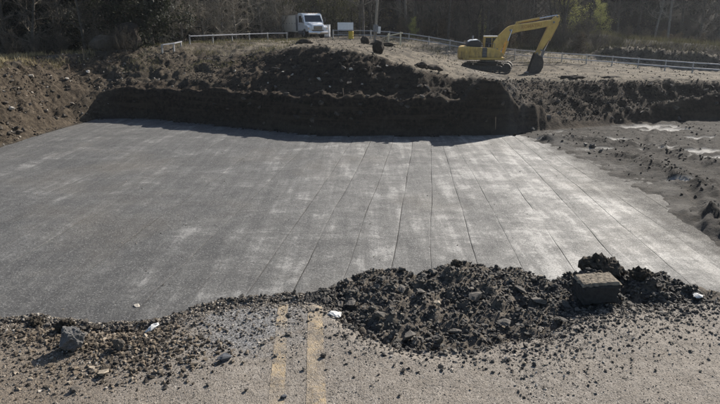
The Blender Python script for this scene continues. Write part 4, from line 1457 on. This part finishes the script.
part('counterweight', YP, turned(cw, UY), EX)
hd = part('engine_cover', BLACK, turned(lambda b: prism(b, [(-1.95, 2.27), (-1.9, 2.5), (-1.6, 2.74), (-1.0, 2.78), (-.72, 2.62), (-.66, 2.2)], -1.0, .95), UY), EX, .04)
part('cover_glint', PAINTW, turned(lambda b: prism(b, [(-1.78, 2.665), (-1.6, 2.785), (-1.0, 2.825), (-.78, 2.70), (-.78, 2.675), (-1.0, 2.785), (-1.6, 2.745)], -.8, .8), UY), hd)  # white strip painted in as the sun glint on the dark hood
sp_ = part('side_panel', YP, turned(lambda b: prism(b, [(-1.69, 1.37), (-.62, 1.37), (-.62, 2.2), (-1.69, 2.24)], -1.3, -.1), UY), EX, .025)
part('panel_door', YP, turned(lambda b: box(b, -1.6, -1.15, -1.325, -1.3, 1.45, 2.12), UY), sp_, .01)
part('panel_door', YP, turned(lambda b: box(b, -1.12, -.68, -1.325, -1.3, 1.45, 2.12), UY), sp_, .01)
vent = part('vent', BLACK, turned(lambda b: box(b, -.62, -.22, -1.26, -.2, 1.37, 2.16), UY), EX, .01)
for k in range(5):
    part('louvre', STEELG, turned(lambda b: box(b, -.58, -.26, -1.29, -1.262, 1.48 + .13 * k, 1.53 + .13 * k), UY), vent)
part('front_locker', YP, turned(lambda b: prism(b, [(-.22, 1.37), (.95, 1.37), (1.2, 1.5), (1.1, 1.75), (.5, 2.12), (-.22, 2.16)], -1.28, -.45), UY), EX, .03)
part('exhaust', STEELG, turned(lambda b: (tube(b, (-1.35, .3, 2.75), (-1.35, .3, 3.15), .07, n=10)), UY), EX)
part('handrail', STEELG, turned(lambda b: (tube(b, (-.1, -1.2, 2.1), (-.1, -1.2, 2.5), .02, n=6), tube(b, (.4, -1.2, 2.1), (.4, -1.2, 2.5), .02, n=6), tube(b, (-.1, -1.2, 2.5), (.4, -1.2, 2.5), .02, n=6)), UY), EX)
# cab on the far side of the boom
cabx = part('cab', YP, turned(lambda b: (box(b, -.35, 1.0, .3, 1.25, 1.37, 2.15), box(b, -.35, .95, .28, 1.27, 2.96, 3.06),
                                       box(b, -.35, -.25, .3, .4, 2.15, 2.96), box(b, -.35, -.25, 1.15, 1.25, 2.15, 2.96), box(b, .82, .9, .3, .38, 2.15, 2.96), box(b, .82, .9, 1.17, 1.25, 2.15, 2.96),
                                       box(b, .28, .34, .3, .36, 2.15, 2.96)), UY), EX)
part('cab_glass', DARKGLASS, turned(lambda b: box(b, -.3, .85, .34, 1.2, 2.15, 2.95), UY), cabx)
part('cab_roof_rim', PAINTW, turned(lambda b: box(b, -.37, .97, .26, 1.29, 3.06, 3.10), UY), cabx, .01)


def chain_plate(top, bot, y0, y1):
    """closed side profile from an upper and a lower run of points"""
    return lambda b: prism(b, top + bot[::-1], y0, y1)


BY = .12                                            # boom centre plane
b_top = [(.35, 2.05), (.42, 2.62), (.85, 3.2), (1.35, 3.72), (1.65, 3.93), (2.1, 4.03), (2.5, 4.08), (3.8, 4.26), (5.2, 4.46), (5.42, 4.36)]
b_bot = [(.95, 1.75), (1.2, 2.1), (1.45, 2.6), (1.65, 3.0), (1.85, 3.26), (2.2, 3.40), (2.7, 3.5), (3.8, 3.68), (5.0, 3.92), (5.38, 4.1)]


def loft(b, top, bot, y0, y1):
    for (t0, t1, c0, c1) in zip(top, top[1:], bot, bot[1:]):
        pass
    n = len(top)
    A = [[b.verts.new((p[0], yy, p[1])) for p in P] for yy in (y0, y1) for P in (top, bot)]
    t0, c0, t1, c1 = A
    for k in range(n - 1):
        b.faces.new((t0[k], t0[k + 1], c0[k + 1], c0[k])); b.faces.new((t1[k + 1], t1[k], c1[k], c1[k + 1]))
        b.faces.new((t0[k], t1[k], t1[k + 1], t0[k + 1])); b.faces.new((c0[k + 1], c1[k + 1], c1[k], c0[k]))
    b.faces.new((t0[0], c0[0], c1[0], t1[0])); b.faces.new((t0[-1], t1[-1], c1[-1], c0[-1]))


boom = part('boom', YP, turned(lambda b: loft(b, b_top, b_bot, BY - .26, BY + .26), UY), EX, .02)
part('boom_pin', STEELG, turned(lambda b: [tube(b, (px_, BY - .3, pz_), (px_, BY + .3, pz_), .09, n=12) for px_, pz_ in ((1.75, 3.6), (5.33, 4.25), (.75, 2.0))], UY), boom)
part('hose', BLACK, turned(lambda b: [tube(b, p, q, .03, n=6) for p, q in (((1.0, BY + .05, 3.5), (1.7, BY + .05, 4.07)), ((1.7, BY + .05, 4.07), (2.4, BY + .05, 4.2)))], UY), boom)
part('hose', BLACK, turned(lambda b: [tube(b, p, q, .028, n=6) for yy in (-.12, .12) for p, q in (((2.4, BY + yy, 4.13), (3.6, BY + yy, 4.32)), ((3.6, BY + yy, 4.32), (4.9, BY + yy, 4.50)), ((4.9, BY + yy, 4.50), (5.35, BY + yy, 4.72)), ((5.35, BY + yy, 4.72), (5.62, BY + yy, 4.3)))], UY), boom)
part('boom_rib', YD, turned(lambda b: (prism(b, [(1.72, 3.3), (1.95, 3.3), (2.0, 3.95), (1.68, 3.9)], BY - .275, BY - .255), prism(b, [(5.0, 3.96), (5.3, 4.05), (5.36, 4.4), (5.05, 4.4)], BY - .275, BY - .255)), UY), boom)
tc = bpy.data.curves.new('lettering', 'FONT')
tc.body = 'KOMATSU'; tc.size = .36; tc.extrude = .004; tc.align_x = 'CENTER'; tc.align_y = 'CENTER'; tc.offset = .012
lt = bpy.data.objects.new('lettering', tc); COL.objects.link(lt)
lt.scale = (1.12, 1, 1)
bpy.context.view_layer.update()
dgl = bpy.context.evaluated_depsgraph_get()
lme = bpy.data.meshes.new_from_object(lt.evaluated_get(dgl))
bpy.data.objects.remove(lt)
lo_ = link('lettering', lme, boom, [])
lme.materials.clear(); lme.materials.append(mottled('letter_red', (.36, .19, .05), (.42, .23, .06), 12, .6, .3))
mt = Matrix.Rotation(UY, 4, 'Z') @ Matrix.Translation((3.5, BY - .268, 3.93)) @ Matrix.Rotation(R(-8.2), 4, 'Y') @ Matrix.Rotation(R(90), 4, 'X')
lme.transform(mt)
# stick
s_l = [(5.28, 4.62), (4.98, 4.15), (4.62, 3.2), (4.28, 2.3), (4.04, 1.62)]
s_r = [(5.75, 4.85), (5.86, 4.45), (5.35, 3.3), (4.85, 2.4), (4.36, 1.55)]
stick = part('stick', YP, turned(lambda b: loft(b, s_l, s_r, BY - .19, BY + .19), UY), EX, .02)
part('stick_pin', STEELG, turned(lambda b: [tube(b, (px_, BY - .23, pz_), (px_, BY + .23, pz_), .08, n=12) for px_, pz_ in ((5.6, 4.7), (4.2, 1.68), (5.3, 4.2))], UY), stick)
# cylinders
cyl = part('stick_cylinder', YD, turned(lambda b: tube(b, (2.35, BY, 4.22), (4.15, BY, 4.56), .095, n=12), UY), EX)
part('cylinder_rod', CHROME, turned(lambda b: tube(b, (4.15, BY, 4.56), (5.6, BY, 4.82), .05, n=10), UY), cyl)
part('cylinder_bracket', YD, turned(lambda b: prism(b, [(2.1, 4.0), (2.6, 4.06), (2.45, 4.3), (2.25, 4.3)], BY - .14, BY + .14), UY), cyl)
for sg_ in (-1, 1):
    cyl = part('boom_cylinder', YD, turned(lambda b: tube(b, (1.28, BY + sg_ * .38, 1.5), (1.62, BY + sg_ * .38, 2.7), .085, n=12), UY), EX)
    part('cylinder_rod', CHROME, turned(lambda b: tube(b, (1.62, BY + sg_ * .38, 2.7), (1.9, BY + sg_ * .34, 3.65), .045, n=10), UY), cyl)
cyl = part('bucket_cylinder', YD, turned(lambda b: tube(b, (5.75, BY, 4.15), (5.15, BY, 2.75), .08, n=12), UY), EX)
part('cylinder_rod', CHROME, turned(lambda b: tube(b, (5.15, BY, 2.75), (4.78, BY, 1.85), .045, n=10), UY), cyl)
part('bucket_link', STEELG, turned(lambda b: (prism(b, [(4.7, 1.9), (4.86, 1.86), (4.66, 1.22), (4.5, 1.26)], BY - .2, BY - .12), prism(b, [(4.7, 1.9), (4.86, 1.86), (4.66, 1.22), (4.5, 1.26)], BY + .12, BY + .2),
                                         prism(b, [(4.74, 1.95), (4.82, 1.8), (4.42, 1.9), (4.4, 2.02)], BY - .24, BY - .2)), UY), EX)


def bucket(b):
    out = [(4.0, 1.72), (4.62, 1.35), (4.74, .95), (4.72, .5), (4.55, .15), (4.2, -.02), (3.55, .03)]
    inn = [(4.06, 1.60), (4.55, 1.28), (4.66, .93), (4.64, .54), (4.50, .22), (4.18, .05), (3.6, .07)]
    w2 = .55
    A = [[b.verts.new((p[0], BY + s * w2, p[1])) for p in out] for s in (-1, 1)]
    B = [[b.verts.new((p[0], BY + s * w2, p[1])) for p in inn] for s in (-1, 1)]
    for k in range(len(out) - 1):
        b.faces.new((A[0][k], A[0][k + 1], A[1][k + 1], A[1][k])); b.faces.new((B[0][k + 1], B[0][k], B[1][k], B[1][k + 1]))
    for s, yy in ((-1, BY - w2), (1, BY + w2)):
        prism(b, out, yy - .03, yy + .03)


bk_ = part('bucket', TRACKM, turned(bucket, UY), EX)
for k in range(5):
    part('bucket_tooth', STEELG, turned(lambda b: prism(b, [(3.65, .0), (3.65, .1), (3.3, .06)], BY - .5 + .24 * k - .04, BY - .5 + .24 * k + .05), UY), bk_)

# ------------------------------------------------------------------ vegetation
def grow(seed, H, r0, first, spread, n_br, levels, twigs, up=.35, lean=.05):
    """segments of trunk and of crown"""
    rnd = random.Random(seed)
    trunk, crown = [], []
    p = Vector((0, 0, -.3)); d = Vector((rnd.uniform(-lean, lean), rnd.uniform(-lean, lean), 1)).normalized()
    n = max(6, int(H / .8))
    pts = [p.copy()]
    for i in range(n):
        d = (d + Vector((rnd.gauss(0, .04), rnd.gauss(0, .04), .03))).normalized()
        q = p + d * (H / n)
        t0, t1 = i / n, (i + 1) / n
        trunk.append((p.copy(), q.copy(), r0 * (1 - .85 * t0), r0 * (1 - .85 * t1)))
        p = q; pts.append(p.copy())

    def branch(p, d, L, r, lev):
        k = 4 if lev < levels else 3
        for i in range(k):
            d = (d + Vector((rnd.gauss(0, .16), rnd.gauss(0, .16), rnd.gauss(0, .12) + up * .12))).normalized()
            q = p + d * (L / k)
            crown.append((p.copy(), q.copy(), r * (1 - .7 * i / k), r * (1 - .7 * (i + 1) / k)))
            if lev < levels:
                for _ in range(twigs if lev == levels - 1 else 1 + (rnd.random() < .8)):
                    s = p.lerp(q, rnd.random())
                    a = Vector((rnd.gauss(0, 1), rnd.gauss(0, 1), rnd.gauss(0, .8) + up)).normalized()
                    branch(s, (d * .75 + a * .8).normalized(), L * rnd.uniform(.35, .6), max(r * .45, .006), lev + 1)
            p = q
    for b in range(n_br):
        t = first + (1 - first) * (b + rnd.random()) / n_br
        f = t * n; i = min(int(f), n - 1)
        s = pts[i].lerp(pts[i + 1], f - i)
        az_ = b * 2.4 + rnd.uniform(-.5, .5)
        d = Vector((math.cos(az_), math.sin(az_), up + rnd.uniform(-.15, .35))).normalized()
        branch(s, d, spread * H * (1.05 - .65 * t) * rnd.uniform(.7, 1.2), r0 * (1 - .8 * t) * .45, 1)
    return trunk, crown


def seg_mesh(name, segs, k=3):
    P = np.array([s[0][:] for s in segs]); Q = np.array([s[1][:] for s in segs])
    r0 = np.array([s[2] for s in segs]); r1 = np.array([s[3] for s in segs])
    d = Q - P; d /= np.linalg.norm(d, axis=1, keepdims=True) + 1e-9
    h = np.where(np.abs(d[:, 2:3]) < .9, [[0, 0, 1.0]], [[1.0, 0, 0]])
    u = np.cross(d, h); u /= np.linalg.norm(u, axis=1, keepdims=True); v = np.cross(d, u)
    t = np.arange(k) * 2 * np.pi / k
    ring = u[:, None] * np.cos(t)[None, :, None] + v[:, None] * np.sin(t)[None, :, None]
    V = np.concatenate([P[:, None] + ring * r0[:, None, None], Q[:, None] + ring * r1[:, None, None]], 1).reshape(-1, 3)
    o = (np.arange(len(segs)) * 2 * k)[:, None]
    F = np.concatenate([np.stack([o[:, 0] + j, o[:, 0] + (j + 1) % k, o[:, 0] + k + (j + 1) % k, o[:, 0] + k + j], 1) for j in range(k)])
    return mesh_np(name, V, F, k > 4)


def leaf_mesh(name, centers, n, spread, size, seed, droop=0):
    r = np.random.default_rng(seed)
    C = np.array(centers)[r.integers(0, len(centers), n)] + r.normal(0, spread, (n, 3))
    a = r.normal(0, 1, (n, 3)); a /= np.linalg.norm(a, axis=1, keepdims=True)
    b = np.cross(a, r.normal(0, 1, (n, 3))); b /= np.linalg.norm(b, axis=1, keepdims=True)
    s = size * r.uniform(.5, 1.3, (n, 1))
    V = np.stack([C - a * s, C + b * s * .45, C + a * s, C - b * s * .45], 1).reshape(-1, 3)
    F = np.arange(n * 4).reshape(n, 4)
    return mesh_np(name, V, F, False, np.repeat(r.random(n), 4))


def foliage_mat(name, c0, c1, c2):
    M = Mat(name, .75, .25)
    t = M.attr('tint').outputs['Fac']
    c = M.ramp(t, [(0, c0), (.6, c1), (1, c2)])
    h = M.n('ShaderNodeHueSaturation'); M.put(h.inputs['Color'], c); M.put(h.inputs['Value'], M.math('MULTIPLY_ADD', M.random(), .5, .75))
    M.color(h.outputs[0])
    tr = M.n('ShaderNodeBsdfTranslucent'); M.put(tr.inputs[0], h.outputs[0])
    mx = M.n('ShaderNodeMixShader'); mx.inputs[0].default_value = .25
    M.nt.links.new(M.b.outputs[0], mx.inputs[1]); M.nt.links.new(tr.outputs[0], mx.inputs[2])
    M.nt.links.new(mx.outputs[0], M.nt.nodes['Material Output'].inputs['Surface'])
    return M.m


BARK = mottled('dark_bark', (.036, .032, .027), (.10, .088, .073), 6, .95, .15, 20, .6, .02, vary=.7)
BARKP = mottled('pale_bark', (.10, .09, .077), (.20, .18, .155), 6, .95, .15, 20, .5, .02, vary=.4)
TWIG = mottled('grey_twigs', (.17, .15, .12), (.28, .25, .20), 3, .95, .1, 0, 0, 0, vary=.5)
TWIGD = mottled('dark_twigs', (.05, .043, .035), (.115, .10, .08), 3, .95, .1, 0, 0, 0, vary=.6)
EVER = foliage_mat('dark_evergreen', (.007, .009, .006), (.016, .020, .011), (.032, .036, .018))
OLIVE = foliage_mat('olive_leaves', (.07, .07, .03), (.13, .125, .055), (.20, .185, .085))
YGREEN = foliage_mat('yellow_green_leaves', (.16, .165, .045), (.28, .28, .085), (.40, .39, .14))
DRYLEAF = foliage_mat('dry_brown_leaves', (.035, .026, .016), (.065, .048, .030), (.12, .09, .055))


def template(kind, seed):
    if kind == 'tall':
        tk, cr = grow(seed, random.uniform(12, 16), .19, .16, .20, 20, 3, 2, .45)
        return (seg_mesh('trunk', tk, 7), BARK), (seg_mesh('crown', cr, 3), TWIGD), None
    if kind == 'tallpale':
        tk, cr = grow(seed, random.uniform(12, 15), .16, .18, .18, 18, 3, 2, .5)
        return (seg_mesh('trunk', tk, 7), BARKP), (seg_mesh('crown', cr, 3), TWIG), None
    if kind == 'bushy':
        tk, cr = grow(seed, random.uniform(6.5, 8), .15, .05, .42, 28, 3, 4, .35, .1)
        return (seg_mesh('trunk', tk, 6), BARKP), (seg_mesh('crown', cr, 3), TWIG), None
    if kind == 'bushydark':
        tk, cr = grow(seed, random.uniform(7, 9), .15, .12, .38, 16, 3, 2, .4, .1)
        return (seg_mesh('trunk', tk, 6), BARK), (seg_mesh('crown', cr, 3), TWIGD), None
    if kind == 'brush':
        tk, cr = grow(seed, 2.2, .04, .0, .6, 22, 3, 3, .7, .3)
        return (seg_mesh('stem', tk, 5), TWIGD), (seg_mesh('crown', cr, 3), TWIGD), None
    H = {'ever': 10, 'olive': 7, 'ygreen': 7.5, 'drybush': 2.4}[kind]
    tk, cr = grow(seed, H, .16 if H > 4 else .05, .03, .26 if kind == 'ever' else .38, 30 if kind == 'ever' else 20, 2, 2, .15 if kind == 'ever' else .4)
    cs = [s[1][:] for s in cr]
    lm = {'ever': (EVER, 14000, .28, .12), 'olive': (OLIVE, 3800, .25, .085), 'ygreen': (YGREEN, 5200, .22, .09), 'drybush': (DRYLEAF, 2600, .14, .06)}[kind]
    lf = leaf_mesh('foliage', cs, lm[1], lm[2], lm[3], seed)
    return (seg_mesh('trunk', tk, 6), BARK), (seg_mesh('crown', cr, 3), TWIGD), (lf, lm[0])


DRYDARK = foliage_mat('dark_undergrowth', (.02, .017, .012), (.05, .042, .028), (.10, .083, .053))
PROTO = {}
NAMES = {'tall': 'bare_tree', 'tallpale': 'bare_tree', 'bushy': 'bare_tree', 'bushydark': 'bare_tree', 'brush': 'bare_shrub', 'ever': 'evergreen_tree', 'olive': 'olive_leaved_tree', 'ygreen': 'yellow_green_tree', 'drybush': 'dry_leaved_shrub'}
for kind, cnt in (('tall', 5), ('tallpale', 2), ('bushy', 3), ('bushydark', 3), ('brush', 3), ('ever', 3), ('olive', 2), ('ygreen', 2), ('drybush', 2)):
    PROTO[kind] = []
    for q in range(cnt):
        ps = template(kind, 500 + 13 * len(PROTO) + q)
        for p_ in ps:
            if p_: p_[0].materials.append(p_[1])
        PROTO[kind].append(ps)


def plant(kind, x, y, label, cat, group=None, s=1.0):
    root = empty(NAMES[kind], (x, y, hz(x, y)), random.uniform(0, 6.28))
    k = s * random.uniform(.85, 1.15)
    root.scale = (k, k, k * random.uniform(.9, 1.1))
    tag(root, label, cat, group)
    tk, cr, lf = random.choice(PROTO[kind])
    link('stem' if kind in ('brush', 'drybush') else 'trunk', tk[0], root)
    c = link('crown', cr[0], root)
    if lf: link('foliage', lf[0], c)
    return root


def plant_px(kind, px, D, *a, **k):
    plant(kind, (px - 360) / FOC * (D * cp + .5), D, *a, **k)


random.seed(21)
for i in range(26):                                     # black thicket on the left
    plant_px('ever', -150 + 12.6 * i + random.uniform(-8, 8), random.uniform(44, 60), 'dark evergreen in the black shaded thicket at the upper left', 'tree', 'evergreens of the left thicket', s=random.uniform(.75, 1.1))
for px, D, wh in [(30, 43, 'above the sunlit left bank'), (60, 46, 'second from the left edge'), (85, 44, 'just left of the low boulder'), (110, 47, 'right above the low boulder'), (5, 44, 'at the very left edge'), (-30, 44, 'beyond the left edge'), (140, 49, 'right of the root ball')]:
    plant_px('bushydark', px, D, 'bare pale-limbed tree before the black thicket, ' + wh, 'tree', 'bare trees before the left thicket', s=.95)
for px, D, wh in [(160, 52, 'behind the bright white rail section'), (182, 54, 'where the thin guardrail begins'), (204, 56, 'second along the thin guardrail'), (222, 57.5, 'at the middle of the thin guardrail'), (236, 60, 'past the middle of the thin guardrail'), (262, 64, 'near the right end of the thin guardrail'), (278, 66, 'next to the box of the truck')]:
    plant_px('bushy', px, D, 'bushy bare grey tree ' + wh, 'tree', 'bushy bare trees left of the truck', s=.9)
for px, D in [(235, 68), (250, 70), (262, 72), (190, 66), (170, 64), (215, 68), (150, 60)]:
    plant_px('ever', px, D, 'dark evergreen behind the bushy bare trees left of the truck', 'tree', 'evergreens left of the truck', s=.9)
for px, D in [(285, 70), (303, 71), (322, 72), (338, 73), (352, 76)]:
    plant_px('olive', px, D, 'olive-leaved tree right behind the white truck', 'tree', 'olive-leaved trees behind the truck', s=.95)
plant_px('ygreen', 566, 66, 'yellow-green leafy tree behind the tip of the excavator boom', 'tree', s=.85)
plant_px('ygreen', 480, 80, 'small yellow-green tree in the dark woods left of the boom', 'tree', s=.5)
plant_px('ygreen', 413, 62, 'low yellow-green shrub behind the railing right of the pole', 'shrub', s=.28)
plant_px('ygreen', 600, 72, 'thin yellow-green sapling right of the yellow-green tree', 'tree', s=.5)
for i in range(34):
    plant_px('ever', random.uniform(370, 800), random.uniform(86, 104), 'dark evergreen deep in the woods behind the tall bare trees', 'tree', 'evergreens deep in the woods', s=random.uniform(.9, 1.2))
n_ = 0
for i in range(120):
    px = random.uniform(330, 780); D = random.uniform(68, 98)
    if px > 560: D += 8
    plant_px('tall' if random.random() < .55 else 'tallpale', px, D, 'tall slim bare tree in the dark woods behind the railing', 'tree', 'tall bare trees of the woods')
for i in range(40):
    plant_px('tall' if random.random() < .8 else 'tallpale', random.uniform(-160, 340), random.uniform(68, 92), 'tall bare tree in the woods left of and behind the truck', 'tree', 'tall bare trees behind the truck')
for i in range(30):
    plant_px('tall', random.uniform(385, 600), random.uniform(61, 68), 'slim bare tree in the front row of the woods just behind the railing', 'tree', 'front row of slim bare trees', s=random.uniform(.6, .9))
for i in range(26):
    px = random.uniform(385, 600); D = random.uniform(60, 68)
    plant_px('brush' if random.random() < .6 else 'drybush', px, D, 'low bare shrub at the edge of the woods behind the railing', 'shrub', 'shrubs along the woods edge')
for px, D in [(468, 60), (473, 61), (462, 60.5)]:
    plant_px('brush', px, D, 'pale twiggy shrub behind the railing left of the excavator boom', 'shrub', 'twiggy shrubs beside the boom', s=1.1)
for i in range(30):
    px = random.uniform(590, 770); D = random.uniform(64, 72)
    plant_px('drybush' if random.random() < .7 else 'brush', px, D, 'dry brown weed clump on the bank behind the spoil heaps', 'shrub', 'weed clumps on the right bank', s=random.uniform(.35, .6))
for i in range(12):
    plant_px('brush', random.uniform(-20, 150), random.uniform(40, 43), 'thin bare shrub at the foot of the left thicket', 'shrub', 'shrubs below the left thicket', s=.7)

# the deep woods: trunks and brush no one could count
V0, F0 = [], []
segs = []
rnd = random.Random(5)
for i in range(950):
    px = rnd.uniform(-220, 900); D = rnd.uniform(92, 150)
    x = (px - 360) / FOC * (D * cp + .5)
    z = hz(x, D)
    r = rnd.uniform(.06, .18); H = rnd.uniform(9, 15)
    t = Vector((x + rnd.uniform(-.6, .6), D, z + H))
    segs.append((Vector((x, D, z - .3)), t, r, r * .5))
    for k in range(7):
        s = Vector((x, D, z)).lerp(t, rnd.uniform(.15, 1)); a_ = rnd.uniform(0, 6.28)
        q = s + Vector((math.cos(a_) * 1.6, math.sin(a_) * 1.6, rnd.uniform(.4, 1.6)))
        segs.append((s, q, .04, .015))
        for m in range(3):
            s2 = s.lerp(q, rnd.random()); segs.append((s2, s2 + Vector((rnd.gauss(0, .6), rnd.gauss(0, .6), rnd.uniform(0, .9))), .02, .008))
o = link('deep_woods', seg_mesh('deep_woods', segs, 3), None, [TWIGD]); o['kind'] = 'stuff'
cs = []
for i in range(1500):
    px = rnd.uniform(-220, 900); D = rnd.uniform(70, 140) if px < 590 else rnd.uniform(78, 140)
    x = (px - 360) / FOC * (D * cp + .5)
    cs.append((x, D, hz(x, D) + rnd.uniform(.2, 2.2)))
o = link('undergrowth', leaf_mesh('undergrowth', cs, 72000, .7, .15, 77), None, [DRYDARK]); o['kind'] = 'stuff'


# dry grass along the crest, the verge and the right bank
def blades(name, P, h, mat, seed):
    r = np.random.default_rng(seed)
    n = len(P); a = r.uniform(0, 2 * np.pi, n); hh = h * r.uniform(.4, 1.2, n)
    wv = np.stack([np.cos(a), np.sin(a), np.zeros(n)], 1) * (.012 + .01 * r.random((n, 1)))
    tip = P + np.stack([r.normal(0, .35, n) * hh, r.normal(0, .35, n) * hh, hh], 1)
    V = np.stack([P - wv, P + wv, tip], 1).reshape(-1, 3)
    o = link(name, mesh_np(name, V, np.arange(n * 3).reshape(n, 3), False, np.repeat(r.random(n), 3)), None, [mat]); o['kind'] = 'stuff'


DRYG = foliage_mat('dry_grass', (.10, .08, .045), (.20, .165, .09), (.32, .27, .16))
OLIVEG = foliage_mat('verge_grass', (.05, .05, .025), (.10, .092, .045), (.18, .155, .08))


def clumped(n, fn, amt=.1, smin=1):
    x, y = fn(n)
    z, so, si, s, arc = height(x, y, True)
    k = (fbm(x * .5, y * .5, 3) + rng.uniform(-.2, .2, n) > amt) & (s > smin)
    return np.stack([x, y, z], 1)[k]


blades('dry_crest_grass', clumped(15000, lambda n: (rng.uniform(-27, -18, n), rng.uniform(29.5, 40, n)), .1, 3.4), .34, DRYG, 1)
blades('verge_grass', clumped(26000, lambda n: (rng.uniform(-24, -5, n), rng.uniform(38, 60, n)), .12), .22, OLIVEG, 2)
blades('bank_weeds', clumped(26000, lambda n: (rng.uniform(14, 44, n), rng.uniform(60, 74, n)), -.2), .55, OLIVEG, 3)
blades('railing_grass', clumped(9000, lambda n: (rng.uniform(2, 30, n), rng.uniform(50, 62, n)), .1), .3, OLIVEG, 4)

# thin autumn air over the whole site
bm = bmesh.new(); box(bm, -420, 420, -420, 420, -7, 70)
HZ = bpy.data.materials.new('air'); HZ.use_nodes = True
ht = HZ.node_tree
ht.nodes.remove(ht.nodes['Principled BSDF'])
pv = ht.nodes.new('ShaderNodeVolumePrincipled')
pv.inputs['Color'].default_value = (.86, .90, .96, 1)
pv.inputs['Density'].default_value = HAZE_DENSITY
pv.inputs['Anisotropy'].default_value = .5
ht.links.new(pv.outputs[0], ht.nodes['Material Output'].inputs['Volume'])
tag(bm_obj('haze', bm, HZ), kind='stuff')
